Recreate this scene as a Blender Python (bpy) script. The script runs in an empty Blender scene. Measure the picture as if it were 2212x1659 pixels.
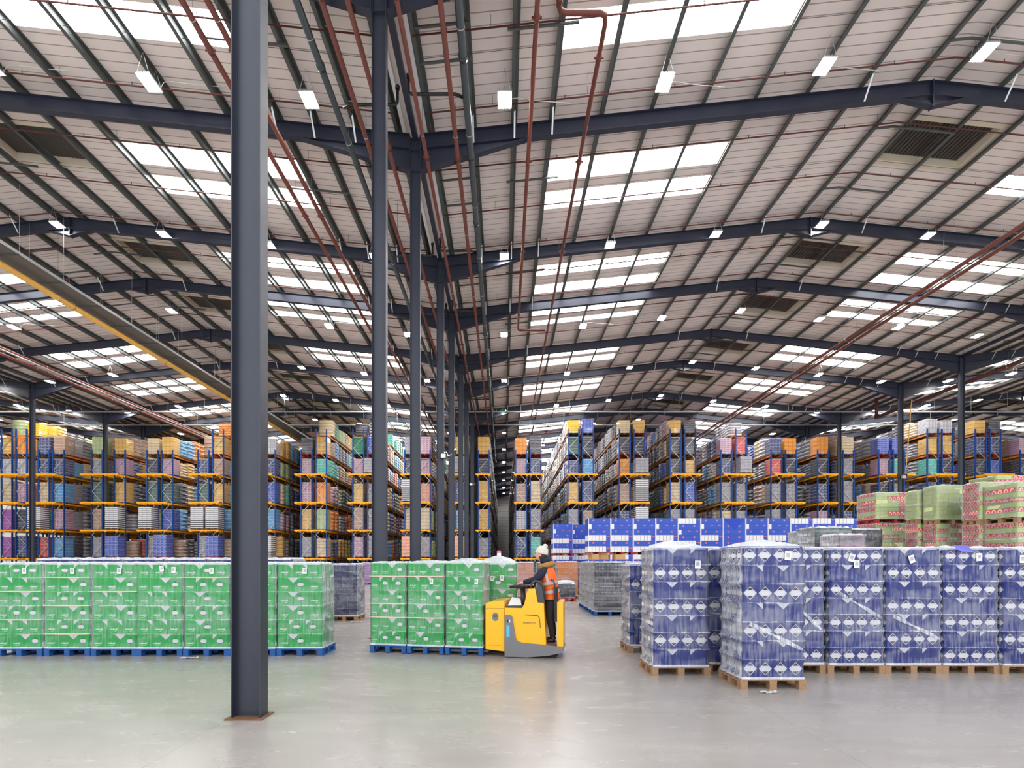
import bpy, math, random
import numpy as np
from mathutils import Vector, Matrix
random.seed(7)
S = bpy.context.scene
C = S.collection
# ------------------------------------------------------------------ camera, world, exposure
FPX, VX, HY, EYE = 1044.0, 1088.0, 1215.0, 1.65
cam_d = bpy.data.cameras.new('camera'); cam = bpy.data.objects.new('camera', cam_d); C.objects.link(cam)
cam.location = (0, 0, EYE); cam.rotation_euler = (math.pi/2, 0, 0)
cam_d.sensor_width = 36; cam_d.lens = FPX/2212*36
cam_d.shift_x = (1106-VX)/2212; cam_d.shift_y = (HY-829.5)/2212
cam_d.clip_start = .1; cam_d.clip_end = 400
S.camera = cam
S.view_settings.view_transform = 'Standard'; S.view_settings.look = 'None'
S.view_settings.exposure = 0.5; S.view_settings.gamma = 1
S.view_settings.use_curve_mapping = False
W = bpy.data.worlds.new('world'); S.world = W; W.use_nodes = True
W.node_tree.nodes['Background'].inputs[0].default_value = (.93, .96, 1, 1)
W.node_tree.nodes['Background'].inputs[1].default_value = 1.5
cy = S.cycles
cy.use_denoising = True
cy.max_bounces = 6; cy.diffuse_bounces = 4; cy.glossy_bounces = 2; cy.transparent_max_bounces = 8
cy.use_adaptive_sampling = True; cy.adaptive_threshold = .12; cy.adaptive_min_samples = 16
cy.transmission_bounces = 3; cy.sample_clamp_indirect = 6; cy.sample_clamp_direct = 0
cy.caustics_reflective = False; cy.caustics_refractive = False
ROOFLIGHT, LAMP = 10.0, 75.0

# ------------------------------------------------------------------ materials
def nodes(name):
    m = bpy.data.materials.new(name); m.use_nodes = True
    nt = m.node_tree; return m, nt, nt.nodes['Principled BSDF']
def mat(name, col, rough=.5, metal=0, coat=0, noise=0, nscale=8, bump=0, bscale=30, nstretch=None, spec=None, emit=0):
    m, nt, b = nodes(name)
    b.inputs['Base Color'].default_value = (*col, 1); b.inputs['Roughness'].default_value = rough
    b.inputs['Metallic'].default_value = metal; b.inputs['Coat Weight'].default_value = coat
    b.inputs['Coat Roughness'].default_value = .15
    if spec is not None: b.inputs['Specular IOR Level'].default_value = spec
    if emit:
        b.inputs['Emission Color'].default_value = (*col, 1); b.inputs['Emission Strength'].default_value = emit
    if noise or bump:
        tc = nt.nodes.new('ShaderNodeTexCoord'); mp = nt.nodes.new('ShaderNodeMapping')
        nt.links.new(tc.outputs['Object'], mp.inputs[0])
        if nstretch: mp.inputs['Scale'].default_value = nstretch
    if noise:
        n = nt.nodes.new('ShaderNodeTexNoise'); n.inputs['Scale'].default_value = nscale; n.inputs['Detail'].default_value = 5
        nt.links.new(mp.outputs[0], n.inputs['Vector'])
        mx = nt.nodes.new('ShaderNodeMix'); mx.data_type = 'RGBA'
        lo = tuple(c*(1-noise) for c in col); hi = tuple(min(1, c*(1+noise)) for c in col)
        mx.inputs[6].default_value = (*lo, 1); mx.inputs[7].default_value = (*hi, 1)
        nt.links.new(n.outputs[0], mx.inputs[0]); nt.links.new(mx.outputs[2], b.inputs['Base Color'])
    if bump:
        n2 = nt.nodes.new('ShaderNodeTexNoise'); n2.inputs['Scale'].default_value = bscale; n2.inputs['Detail'].default_value = 4
        nt.links.new(mp.outputs[0], n2.inputs['Vector'])
        bp = nt.nodes.new('ShaderNodeBump'); bp.inputs['Strength'].default_value = bump; bp.inputs['Distance'].default_value = .02
        nt.links.new(n2.outputs[0], bp.inputs['Height']); nt.links.new(bp.outputs[0], b.inputs['Normal'])
    return m
def srgb(r, g, b):
    f = lambda c: ((c/255+.055)/1.055)**2.4 if c > 10 else c/255/12.92
    return (f(r), f(g), f(b))

M = {}
M['steel'] = mat('dark_blue_grey_steel', srgb(52, 56, 68), .38, .1, noise=.12, nscale=3, bump=.03)
M['steelroof'] = mat('navy_roof_steel', srgb(44, 48, 64), .45, .1, noise=.1, nscale=2)
M['purlin'] = mat('grey_galvanised_purlin', srgb(98, 103, 101), .45, .5, noise=.15, nscale=6)
M['galv'] = mat('light_galvanised', srgb(190, 192, 192), .35, .6)
M['wire'] = mat('pale_wire', srgb(215, 215, 210), .5)
M['liner'] = mat('roof_lining', srgb(240, 228, 222), .55, noise=.05, nscale=.35)
M['joint'] = mat('lining_joint_shade', srgb(176, 160, 152), .7)  # flat darker stripes: groove shade at the sheet joints put into the colour
M['red'] = mat('red_pipe', srgb(108, 54, 42), .55, noise=.15, nscale=2)
M['reddark'] = mat('red_thin_pipe', srgb(92, 44, 37), .55, noise=.15, nscale=2)
M['dpipe'] = mat('dark_grey_pipe', srgb(66, 72, 74), .3, .2, noise=.25, nscale=4, nstretch=(1, .2, 1))
M['black'] = mat('black_plastic', (.012, .012, .014), .4)
M['ypipe'] = mat('ochre_yellow_pipe', srgb(225, 170, 80), .4, noise=.12, nscale=1.5)
M['tray'] = mat('galvanised_cable_tray', srgb(112, 110, 107), .5, .4, noise=.15, nscale=10)
M['vent'] = mat('dark_louvre', srgb(70, 62, 58), .6)
M['ventdark'] = mat('louvre_gap', (.01, .009, .008), .7)
M['cream'] = mat('cream_vent_frame', srgb(225, 212, 190), .5)
M['wall'] = mat('pale_wall_cladding', srgb(232, 231, 228), .6, noise=.03, nscale=.5)
M['rblue'] = mat('rack_blue', srgb(16, 72, 150), .4)
M['ryel'] = mat('rack_yellow', srgb(250, 172, 10), .4)
M['rorange'] = mat('rack_beam_orange', srgb(232, 130, 20), .45, noise=.1, nscale=4)
M['wood'] = mat('pallet_wood', srgb(160, 126, 94), .75, noise=.35, nscale=14, nstretch=(1, 1, 3), bump=.15)
M['wooddk'] = mat('pallet_wood_brown', srgb(120, 88, 62), .8, noise=.3, nscale=8)
M['pblue'] = mat('pallet_blue_paint', srgb(24, 84, 152), .65, noise=.3, nscale=12, bump=.1)
M['pred'] = mat('pallet_red_paint', srgb(175, 30, 34), .65, noise=.2, nscale=10)
M['white'] = mat('white_print', srgb(240, 238, 240), .5)
M['paper'] = mat('white_paper', srgb(246, 246, 248), .6)
M['ink'] = mat('dark_print', srgb(62, 62, 78), .5)
M['inkg'] = mat('grey_print', srgb(98, 104, 98), .5)
M['blank'] = mat('barcode_black', (.03, .03, .03), .6)
M['kraft'] = mat('kraft_card', srgb(205, 160, 112), .8, noise=.1, nscale=5)
M['gcart'] = mat('green_carton', srgb(0, 188, 84), .42, coat=.15, noise=.08, nscale=3)
M['bcart'] = mat('blue_carton', srgb(0, 38, 142), .4, coat=.15, noise=.15, nscale=3)
M['ncart'] = mat('navy_carton_far', srgb(26, 50, 125), .45)
M['lgreen'] = mat('pale_green_carton', srgb(214, 226, 160), .55, noise=.07, nscale=4)
M['lred'] = mat('red_print', srgb(232, 78, 86), .5)
M['pink'] = mat('pink_print', srgb(248, 205, 200), .5)
M['cblue'] = mat('bright_blue_carton', srgb(44, 82, 190), .5, coat=.1, noise=.12, nscale=2)
M['corange'] = mat('orange_print', srgb(238, 110, 90), .5)
M['yellow'] = mat('truck_yellow', srgb(255, 188, 0), .35, coat=.4)
M['tgrey'] = mat('truck_grey', srgb(120, 120, 124), .45, coat=.1)
M['tdark'] = mat('truck_dark_grey', srgb(66, 68, 72), .5)
M['orange'] = mat('vest_orange', srgb(255, 108, 32), .6)
M['refl'] = mat('reflective_grey', srgb(190, 180, 176), .4)
M['navy'] = mat('navy_jacket', srgb(22, 28, 52), .75, bump=.3, bscale=9)
M['trouser'] = mat('black_trousers', srgb(36, 37, 42), .8, bump=.2, bscale=12)
M['fur'] = mat('tan_fur', srgb(176, 132, 72), .95, noise=.35, nscale=40, bump=1, bscale=60)
M['wool'] = mat('cream_wool', srgb(226, 218, 206), .95, noise=.1, nscale=30, bump=.8, bscale=50)
M['skin'] = mat('skin', srgb(226, 170, 146), .5)
M['hair'] = mat('brown_hair', srgb(70, 48, 34), .7)
M['shoe'] = mat('dark_shoe', srgb(30, 28, 32), .5)
M['shoepink'] = mat('pink_sole', srgb(205, 80, 100), .6)
M['pinkcap'] = mat('pink_cap', srgb(235, 100, 150), .4)
M['purplecard'] = mat('violet_card', srgb(110, 108, 210), .5)
M['green_sign'] = mat('green_sign', srgb(10, 150, 90), .4)
M['tyre'] = mat('tyre', (.02, .02, .02), .7)

def emitmat(name, col, st):
    m = bpy.data.materials.new(name); m.use_nodes = True; nt = m.node_tree; nt.nodes.clear()
    o = nt.nodes.new('ShaderNodeOutputMaterial'); e = nt.nodes.new('ShaderNodeEmission')
    e.inputs[0].default_value = (*col, 1); e.inputs[1].default_value = st
    nt.links.new(e.outputs[0], o.inputs[0]); return m
M['daylight'] = emitmat('daylight_panel', (.97, .985, 1), ROOFLIGHT)
M['lamp'] = emitmat('led_lens', (1, .965, .9), LAMP)

def floor_mat():
    m, nt, b = nodes('polished_concrete'); N = nt.nodes; L = nt.links
    tc = N.new('ShaderNodeTexCoord')
    def noise(sc, det, stretch=(1, 1, 1), dist=0):
        mp = N.new('ShaderNodeMapping'); mp.inputs['Scale'].default_value = stretch; L.new(tc.outputs['Object'], mp.inputs[0])
        n = N.new('ShaderNodeTexNoise'); n.inputs['Scale'].default_value = sc; n.inputs['Detail'].default_value = det
        n.inputs['Distortion'].default_value = dist; L.new(mp.outputs[0], n.inputs['Vector']); return n
    n1 = noise(.4, 7, (.8, 1.6, 1), .5); n2 = noise(1.6, 9, (1, 3, 1), .3); n3 = noise(60, 3)
    r = N.new('ShaderNodeValToRGB'); r.color_ramp.elements[0].position = .2; r.color_ramp.elements[1].position = .8
    r.color_ramp.elements[0].color = (*srgb(158, 152, 146), 1); r.color_ramp.elements[1].color = (*srgb(180, 173, 167), 1)
    L.new(n1.outputs[0], r.inputs[0])
    mx = N.new('ShaderNodeMix'); mx.data_type = 'RGBA'; mx.blend_type = 'OVERLAY'; mx.inputs[0].default_value = .07
    L.new(r.outputs[0], mx.inputs[6]); L.new(n2.outputs[0], mx.inputs[7])
    # saw-cut joints
    sp = N.new('ShaderNodeSeparateXYZ'); L.new(tc.outputs['Object'], sp.inputs[0])
    def joint(sock, off, per):
        a = N.new('ShaderNodeMath'); a.operation = 'ADD'; a.inputs[1].default_value = off; L.new(sock, a.inputs[0])
        p = N.new('ShaderNodeMath'); p.operation = 'PINGPONG'; p.inputs[1].default_value = per/2; L.new(a.outputs[0], p.inputs[0])
        q = N.new('ShaderNodeMath'); q.operation = 'LESS_THAN'; q.inputs[1].default_value = .004; L.new(p.outputs[0], q.inputs[0]); return q
    j1 = joint(sp.outputs[0], 2.9, 5.85); j2 = joint(sp.outputs[1], -5.3, 5.8)
    j = N.new('ShaderNodeMath'); j.operation = 'MAXIMUM'; L.new(j1.outputs[0], j.inputs[0]); L.new(j2.outputs[0], j.inputs[1])
    jm = N.new('ShaderNodeMath'); jm.operation = 'MULTIPLY'; jm.inputs[1].default_value = .45; L.new(j.outputs[0], jm.inputs[0])
    m2 = N.new('ShaderNodeMix'); m2.data_type = 'RGBA'; m2.inputs[7].default_value = (*srgb(120, 112, 104), 1)
    L.new(jm.outputs[0], m2.inputs[0]); L.new(mx.outputs[2], m2.inputs[6]); L.new(m2.outputs[2], b.inputs['Base Color'])
    rr = N.new('ShaderNodeMapRange'); rr.inputs[1].default_value = .3; rr.inputs[2].default_value = .7
    rr.inputs[3].default_value = .2; rr.inputs[4].default_value = .3; L.new(n2.outputs[0], rr.inputs[0]); L.new(rr.outputs[0], b.inputs['Roughness'])
    bp = N.new('ShaderNodeBump'); bp.inputs['Strength'].default_value = .06; bp.inputs['Distance'].default_value = .01
    L.new(n3.outputs[0], bp.inputs['Height']); L.new(bp.outputs[0], b.inputs['Normal'])
    b.inputs['Specular IOR Level'].default_value = .6
    return m
M['floor'] = floor_mat()

def film_mat(name, lo, hi, rough=.16):
    """thin stretch film: clear with milky, wrinkled streaks"""
    m = bpy.data.materials.new(name); m.use_nodes = True; nt = m.node_tree; nt.nodes.clear(); N = nt.nodes; L = nt.links
    out = N.new('ShaderNodeOutputMaterial'); tr = N.new('ShaderNodeBsdfTransparent'); pb = N.new('ShaderNodeBsdfPrincipled')
    pb.inputs['Base Color'].default_value = (.86, .88, .93, 1); pb.inputs['Roughness'].default_value = rough
    tr.inputs[0].default_value = (.97, .975, .985, 1)
    tc = N.new('ShaderNodeTexCoord')
    def nz(sc, st, det=4, dist=.3):
        mp = N.new('ShaderNodeMapping'); mp.inputs['Scale'].default_value = st; L.new(tc.outputs['Object'], mp.inputs[0])
        n = N.new('ShaderNodeTexNoise'); n.inputs['Scale'].default_value = sc; n.inputs['Detail'].default_value = det
        n.inputs['Distortion'].default_value = dist; L.new(mp.outputs[0], n.inputs['Vector']); return n
    a = nz(9, (4, 4, .35), 3, .2); c = nz(1.7, (1, 1, 2.4), 5, 1.2)
    mxx = N.new('ShaderNodeMath'); mxx.operation = 'MULTIPLY'; mxx.inputs[1].default_value = .45; L.new(a.outputs[0], mxx.inputs[0])
    my = N.new('ShaderNodeMath'); my.operation = 'MULTIPLY_ADD'; my.inputs[1].default_value = .55; L.new(c.outputs[0], my.inputs[0]); L.new(mxx.outputs[0], my.inputs[2]); mxx = my
    mr = N.new('ShaderNodeMapRange'); mr.inputs[1].default_value = .42; mr.inputs[2].default_value = .64
    mr.inputs[3].default_value = lo; mr.inputs[4].default_value = hi; L.new(mxx.outputs[0], mr.inputs[0])
    lw = N.new('ShaderNodeFresnel'); lw.inputs['IOR'].default_value = 1.45
    ad = N.new('ShaderNodeMath'); ad.operation = 'MAXIMUM'; L.new(mr.outputs[0], ad.inputs[0]); L.new(lw.outputs[0], ad.inputs[1])
    bp = N.new('ShaderNodeBump'); bp.inputs['Strength'].default_value = .7; bp.inputs['Distance'].default_value = .025
    L.new(mxx.outputs[0], bp.inputs['Height']); L.new(bp.outputs[0], pb.inputs['Normal'])
    ms = N.new('ShaderNodeMixShader'); L.new(ad.outputs[0], ms.inputs[0]); L.new(tr.outputs[0], ms.inputs[1]); L.new(pb.outputs[0], ms.inputs[2])
    L.new(ms.outputs[0], out.inputs[0]); return m
M['film'] = film_mat('stretch_film', .03, .3)
M['filmlight'] = film_mat('stretch_film_clear', .03, .27)
M['filmedge'] = film_mat('stretch_film_fold_and_glint', .12, .85, .2)  # white glints along layer edges put into the colour; also folded strands
M['filmside'] = film_mat('stretch_film_pleats_and_sheen', .2, .8, .2)  # whiter side faces: film pleats, plus grazing-angle sheen put into the colour
M['filmtop'] = film_mat('stretch_film_folded', .62, .95, .3)

PAL = {'W': (215, 213, 216), 'N': (66, 74, 118), 'B': (62, 88, 180), 'S': (92, 160, 214), 'T': (92, 196, 180), 'G': (36, 128, 92),
       'E': (70, 98, 92), 'L': (172, 190, 138), 'D': (66, 66, 74), 'H': (158, 156, 164), 'M': (178, 132, 158), 'P': (172, 86, 176),
       'R': (214, 92, 88), 'O': (238, 150, 48), 'A': (226, 178, 92), 'Y': (248, 200, 56), 'K': (180, 146, 126), 'C': (222, 202, 168),
       'Z': (226, 224, 226), 'V': (96, 44, 60), 'F': (232, 160, 130)}
SECOND = {'W': (150, 146, 156), 'N': (150, 155, 180), 'B': (140, 150, 214), 'S': (150, 200, 226), 'T': (150, 214, 200), 'G': (90, 160, 130),
          'E': (120, 140, 135), 'L': (188, 200, 156), 'D': (132, 130, 140), 'H': (110, 108, 118), 'M': (222, 196, 208), 'P': (200, 130, 204),
          'R': (235, 150, 140), 'O': (232, 130, 40), 'A': (240, 206, 140), 'Y': (252, 214, 110), 'K': (205, 178, 158), 'C': (206, 180, 130),
          'Z': (50, 48, 58), 'V': (140, 90, 100), 'F': (240, 196, 170)}
CNAME = {'W': 'white', 'N': 'navy blue', 'B': 'royal blue', 'S': 'sky blue', 'T': 'turquoise', 'G': 'green', 'E': 'dark green', 'L': 'olive green',
         'D': 'charcoal', 'H': 'silver grey', 'M': 'mauve', 'P': 'purple', 'R': 'red', 'O': 'orange', 'A': 'amber', 'Y': 'yellow', 'K': 'brown',
         'C': 'cream', 'Z': 'black and white striped', 'V': 'maroon', 'F': 'salmon'}
def wrapmat(name, rgb, milk=.35):
    m, nt, b = nodes(name); N = nt.nodes; L = nt.links; col = srgb(*rgb)
    tc = N.new('ShaderNodeTexCoord'); mp = N.new('ShaderNodeMapping'); mp.inputs['Scale'].default_value = (1, 1, 2.2)
    L.new(tc.outputs['Object'], mp.inputs[0])
    n = N.new('ShaderNodeTexNoise'); n.inputs['Scale'].default_value = 3.2; n.inputs['Detail'].default_value = 7; n.inputs['Distortion'].default_value = 1
    L.new(mp.outputs[0], n.inputs['Vector'])
    r = N.new('ShaderNodeMapRange'); r.inputs[1].default_value = .45; r.inputs[2].default_value = .72; r.inputs[3].default_value = 0; r.inputs[4].default_value = milk
    L.new(n.outputs[0], r.inputs[0])
    mx = N.new('ShaderNodeMix'); mx.data_type = 'RGBA'; mx.inputs[6].default_value = (*col, 1)
    mx.inputs[7].default_value = (*[min(1, c*.5+.42) for c in col], 1)
    L.new(r.outputs[0], mx.inputs[0]); L.new(mx.outputs[2], b.inputs['Base Color'])
    b.inputs['Roughness'].default_value = .32; b.inputs['Coat Weight'].default_value = .6; b.inputs['Coat Roughness'].default_value = .12
    bp = N.new('ShaderNodeBump'); bp.inputs['Strength'].default_value = 1; bp.inputs['Distance'].default_value = .06
    L.new(n.outputs[0], bp.inputs['Height']); L.new(bp.outputs[0], b.inputs['Normal']); return m
for k in PAL:
    M['c'+k] = wrapmat('wrapped_'+CNAME[k].replace(' ', '_'), PAL[k]); M['s'+k] = wrapmat('wrapped_band_'+CNAME[k].replace(' ', '_'), SECOND[k], .2)
M['seam'] = mat('shadow_gap_card', (.03, .028, .03), .8)

# ------------------------------------------------------------------ mesh helpers
class MB:
    def __init__(s): s.v = []; s.f = []; s.m = []; s.mats = []; s.smooth = []
    def mi(s, m):
        if m not in s.mats: s.mats.append(m)
        return s.mats.index(m)
    def poly(s, pts, m, sm=False):
        b = len(s.v); s.v += [tuple(p) for p in pts]; s.f.append(tuple(range(b, b+len(pts)))); s.m.append(s.mi(m)); s.smooth.append(sm)
    def box(s, x0, x1, y0, y1, z0, z1, m):
        b = len(s.v)
        s.v += [(x0, y0, z0), (x1, y0, z0), (x1, y1, z0), (x0, y1, z0), (x0, y0, z1), (x1, y0, z1), (x1, y1, z1), (x0, y1, z1)]
        for q in ((0, 3, 2, 1), (4, 5, 6, 7), (0, 1, 5, 4), (1, 2, 6, 5), (2, 3, 7, 6), (3, 0, 4, 7)):
            s.f.append(tuple(b+i for i in q)); s.m.append(s.mi(m)); s.smooth.append(False)
    def bevbox(s, x0, x1, y0, y1, z0, z1, m, r=.01):
        # vertical edges chamfered
        pts = [(x0+r, y0), (x1-r, y0), (x1, y0+r), (x1, y1-r), (x1-r, y1), (x0+r, y1), (x0, y1-r), (x0, y0+r)]
        s.prism([(p[0], p[1]) for p in pts], z0, z1, m, 'z')
    def prism(s, pts, a, b_, m, axis='y', sm=False):
        """extrude 2D polygon along axis. axis y: pts (x,z); x: pts (y,z); z: pts (x,y)"""
        def P(p, t): return (p[0], t, p[1]) if axis == 'y' else ((t, p[0], p[1]) if axis == 'x' else (p[0], p[1], t))
        n = len(pts); b = len(s.v)
        s.v += [P(p, a) for p in pts]+[P(p, b_) for p in pts]; k = s.mi(m)
        s.f.append(tuple(range(b, b+n))); s.m.append(k); s.smooth.append(False)
        s.f.append(tuple(range(b+2*n-1, b+n-1, -1))); s.m.append(k); s.smooth.append(False)
        for i in range(n):
            j = (i+1) % n; s.f.append((b+j, b+i, b+n+i, b+n+j)); s.m.append(k); s.smooth.append(sm)
    def bar(s, p, q, w, h, m, up=(0, 0, 1)):
        p = Vector(p); q = Vector(q); d = (q-p).normalized(); u = Vector(up)
        if abs(d.dot(u)) > .95: u = Vector((1, 0, 0))
        r = d.cross(u).normalized(); u = r.cross(d).normalized(); b = len(s.v)
        for e in (p, q):
            for sx, sy in ((-1, -1), (1, -1), (1, 1), (-1, 1)): s.v.append(tuple(e+r*sx*w/2+u*sy*h/2))
        k = s.mi(m)
        for fc in ((0, 1, 2, 3), (7, 6, 5, 4), (0, 4, 5, 1), (1, 5, 6, 2), (2, 6, 7, 3), (3, 7, 4, 0)):
            s.f.append(tuple(b+i for i in fc)); s.m.append(k); s.smooth.append(False)
    def tube(s, pts, r, m, n=8, caps=True, rs=None, ell=None, up=None):
        pts = [Vector(p) for p in pts]; L = len(pts); b = len(s.v); k = s.mi(m)
        for i, p in enumerate(pts):
            if i == 0: d = pts[1]-p
            elif i == L-1: d = p-pts[i-1]
            else: d = (pts[i+1]-p).normalized()+(p-pts[i-1]).normalized()
            d.normalize(); u = Vector(up) if up else Vector((0, 0, 1))
            if abs(d.dot(u)) > .93: u = Vector((0, 1, 0)) if not up else Vector((0, 0, 1))
            a = d.cross(u).normalized(); c = a.cross(d).normalized()
            ra, rb = (r, r) if rs is None else (rs[i] if isinstance(rs[i], tuple) else (rs[i], rs[i]))
            for t in range(n):
                an = 2*math.pi*t/n; s.v.append(tuple(p+a*math.cos(an)*ra+c*math.sin(an)*rb))
        for i in range(L-1):
            for t in range(n):
                u2 = (t+1) % n; s.f.append((b+i*n+t, b+i*n+u2, b+(i+1)*n+u2, b+(i+1)*n+t)); s.m.append(k); s.smooth.append(True)
        if caps:
            s.f.append(tuple(range(b+n-1, b-1, -1))); s.m.append(k); s.smooth.append(False)
            s.f.append(tuple(range(b+(L-1)*n, b+L*n))); s.m.append(k); s.smooth.append(False)
    def lathe(s, prof, m, n=16, c=(0, 0, 0)):
        b = len(s.v); k = s.mi(m); L = len(prof)
        for (r, z) in prof:
            for t in range(n):
                an = 2*math.pi*t/n; s.v.append((c[0]+r*math.cos(an), c[1]+r*math.sin(an), c[2]+z))
        for i in range(L-1):
            for t in range(n):
                u2 = (t+1) % n; s.f.append((b+i*n+t, b+i*n+u2, b+(i+1)*n+u2, b+(i+1)*n+t)); s.m.append(k); s.smooth.append(True)
    def sphere(s, c, r, m, nu=16, nv=10, fn=None):
        b = len(s.v); k = s.mi(m)
        R = r if isinstance(r, tuple) else (r, r, r)
        for i in range(nv+1):
            ph = math.pi*i/nv
            for t in range(nu):
                th = 2*math.pi*t/nu; d = Vector((math.sin(ph)*math.cos(th), math.sin(ph)*math.sin(th), math.cos(ph)))
                p = Vector((d.x*R[0], d.y*R[1], d.z*R[2]))
                if fn: p = fn(d, p)
                s.v.append(tuple(p+Vector(c)))
        for i in range(nv):
            for t in range(nu):
                u2 = (t+1) % nu; s.f.append((b+i*nu+t, b+(i+1)*nu+t, b+(i+1)*nu+u2, b+i*nu+u2)); s.m.append(k); s.smooth.append(True)
    def mesh(s, name):
        me = bpy.data.meshes.new(name); me.from_pydata(s.v, [], s.f)
        for m in s.mats: me.materials.append(m)
        me.polygons.foreach_set('material_index', s.m); me.polygons.foreach_set('use_smooth', s.smooth); me.update()
        return me
    def build(s, name, parent=None, loc=None, rz=0):
        return link(name, s.mesh(name), parent, loc, rz)
def link(name, me, parent=None, loc=None, rz=0):
    o = bpy.data.objects.new(name, me); C.objects.link(o)
    if parent: o.parent = parent
    if loc: o.location = loc
    if rz: o.rotation_euler = (0, 0, rz)
    return o
def tag(o, label=None, cat=None, group=None, kind=None):
    if label: o['label'] = label
    if cat: o['category'] = cat
    if group: o['group'] = group
    if kind: o['kind'] = kind
    return o
def thing(name, label, cat, loc=(0, 0, 0), rz=0, group=None):
    o = bpy.data.objects.new(name, None); C.objects.link(o); o.location = loc; o.rotation_euler = (0, 0, rz); o.empty_display_size = .2
    return tag(o, label, cat, group)
ORD = ['first', 'second', 'third', 'fourth', 'fifth', 'sixth', 'seventh', 'eighth', 'ninth', 'tenth', 'eleventh', 'twelfth', 'thirteenth', 'fourteenth',
       'fifteenth', 'sixteenth', 'seventeenth', 'eighteenth', 'nineteenth', 'twentieth', 'twenty-first', 'twenty-second', 'twenty-third', 'twenty-fourth',
       'twenty-fifth', 'twenty-sixth', 'twenty-seventh', 'twenty-eighth']
def PX(px, Y): return (px-VX)/FPX*Y          # world x seen at image column px at depth Y

# ------------------------------------------------------------------ building geometry
VAL, SPAN, SL, ZV = -2.72, 31.8, .105, 14.78
def rh(x):                                   # height of the rafters' top flange
    d = (x-VAL) % SPAN; return ZV+SL*min(d, SPAN-d)
YEND = 98.0
PORTAL = [5.17, 10.6, 14.9, 20.8, 25.2, 30.7, 35.4, 41.9, 46.3, 52.2, 57, 62.8, 67.5, 73.4, 78, 84, 88.8, 94.6]
BAYN = ['far left', 'left', 'right', 'far right']
VALX = [VAL-2*SPAN, VAL-SPAN, VAL, VAL+SPAN, VAL+2*SPAN]
f = MB(); f.box(VALX[0]-2, VALX[4]+2, -4, YEND+1, -.3, 0, M['floor']); tag(f.build('floor'), kind='structure')
w = MB(); w.box(VALX[0]-.3, VALX[4]+.3, YEND, YEND+.3, 0, 16.6, M['wall'])
for i in range(24): w.box(VALX[0], VALX[4], YEND-.015, YEND, .6*i+.5, .6*i+.53, M['ventdark'] if i % 6 == 5 else M['tray'])
for x in np.arange(VALX[0]+.4, VALX[4], 5.3): w.box(x-.1, x+.1, YEND-.2, YEND-.02, 0, rh(x), M['steel'])
tag(w.build('wall_back'), kind='structure')
for nm, x in (('wall_left', VALX[0]-.3), ('wall_right', VALX[4])):
    w = MB(); w.box(x, x+.3, 0, YEND, 0, 15.1, M['wall']); tag(w.build(nm), kind='structure')

# ceiling lining: ribbed sheets with openings for rooflights and vents
STRIPS = [(10.65, 11.6), (12.1, 13.0), (16.6, 17.5), (18.0, 18.9), (22.5, 23.3), (24.1, 24.85), (26.5, 27.1), (27.7, 28.2)]
y = 32.0
while y < 94: STRIPS += [(y, y+.9), (y+1.4, y+2.3)]; y += 5.7
VENTS = [(16.3, 17.9), (22.4, 24.0), (27.0, 28.7), (32.4, 34.0), (38, 39.6), (44, 45.6)]
RL0, RL1 = 4.2, 10.45
LIFT = .23
def rib_ys():
    ys = set([2.0, YEND]);
    y = 2.0
    while y < YEND:
        for dy in (0, .02, .05, .07): ys.add(round(y+dy, 3))
        y += .3
    for a, b in STRIPS+VENTS: ys.add(a); ys.add(b)
    return sorted(t for t in ys if t <= YEND)
RIBY = rib_ys()
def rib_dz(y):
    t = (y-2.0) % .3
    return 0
cl = MB()
for v in range(4):
    for side in (0, 1):
        X = (lambda d: VALX[v]+d) if side == 0 else (lambda d: VALX[v+1]-d)
        vent_here = (v == 1 and side == 0) is False
        cuts = [0, .35, RL0, RL1, 12.3, 15.3, SPAN/2]
        ventside = (v in (0, 1) and side == 0 and False) or ((v == 2 and side == 1) or (v == 3 and side == 1) or (v == 0 and side == 1) or (v == 1 and side == 1))
        for ci in range(len(cuts)-1):
            a, b = cuts[ci], cuts[ci+1]
            for yi in range(len(RIBY)-1):
                y0, y1 = RIBY[yi], RIBY[yi+1]; ym = (y0+y1)/2
                if ci == 2 and any(s0 < ym < s1 for s0, s1 in STRIPS): continue
                if ci == 4 and ventside and any(s0 < ym < s1 for s0, s1 in VENTS): continue
                xa, xb = X(a), X(b); za, zb = rh(xa)+LIFT, rh(xb)+LIFT
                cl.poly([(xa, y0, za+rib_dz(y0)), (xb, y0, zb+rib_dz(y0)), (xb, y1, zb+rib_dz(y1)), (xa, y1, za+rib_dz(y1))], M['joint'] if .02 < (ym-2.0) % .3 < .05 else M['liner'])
tag(cl.build('ceiling'), kind='structure')
# rooflights
n = 0
for v in range(4):
    for side in (0, 1):
        for si, (s0, s1) in enumerate(STRIPS):
            X = (lambda d: VALX[v]+d) if side == 0 else (lambda d: VALX[v+1]-d)
            xa, xb = X(RL0), X(RL1)
            if abs(xa) > s0*1.15+14: continue
            b = MB(); za, zb = rh(xa)+LIFT+.09, rh(xb)+LIFT+.09
            b.poly([(xa, s0, za), (xb, s0, zb), (xb, s1, zb), (xa, s1, za)], M['daylight'])
            for yy in (s0, s1): b.poly([(xa, yy, za-.1), (xb, yy, zb-.1), (xb, yy, zb), (xa, yy, za)], M['liner'])
            for xx, zz in ((xa, za), (xb, zb)): b.poly([(xx, s0, zz-.1), (xx, s1, zz-.1), (xx, s1, zz), (xx, s0, zz)], M['kraft'])
            n += 1; tag(b.build('window_%d' % n), kind='structure')
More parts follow.
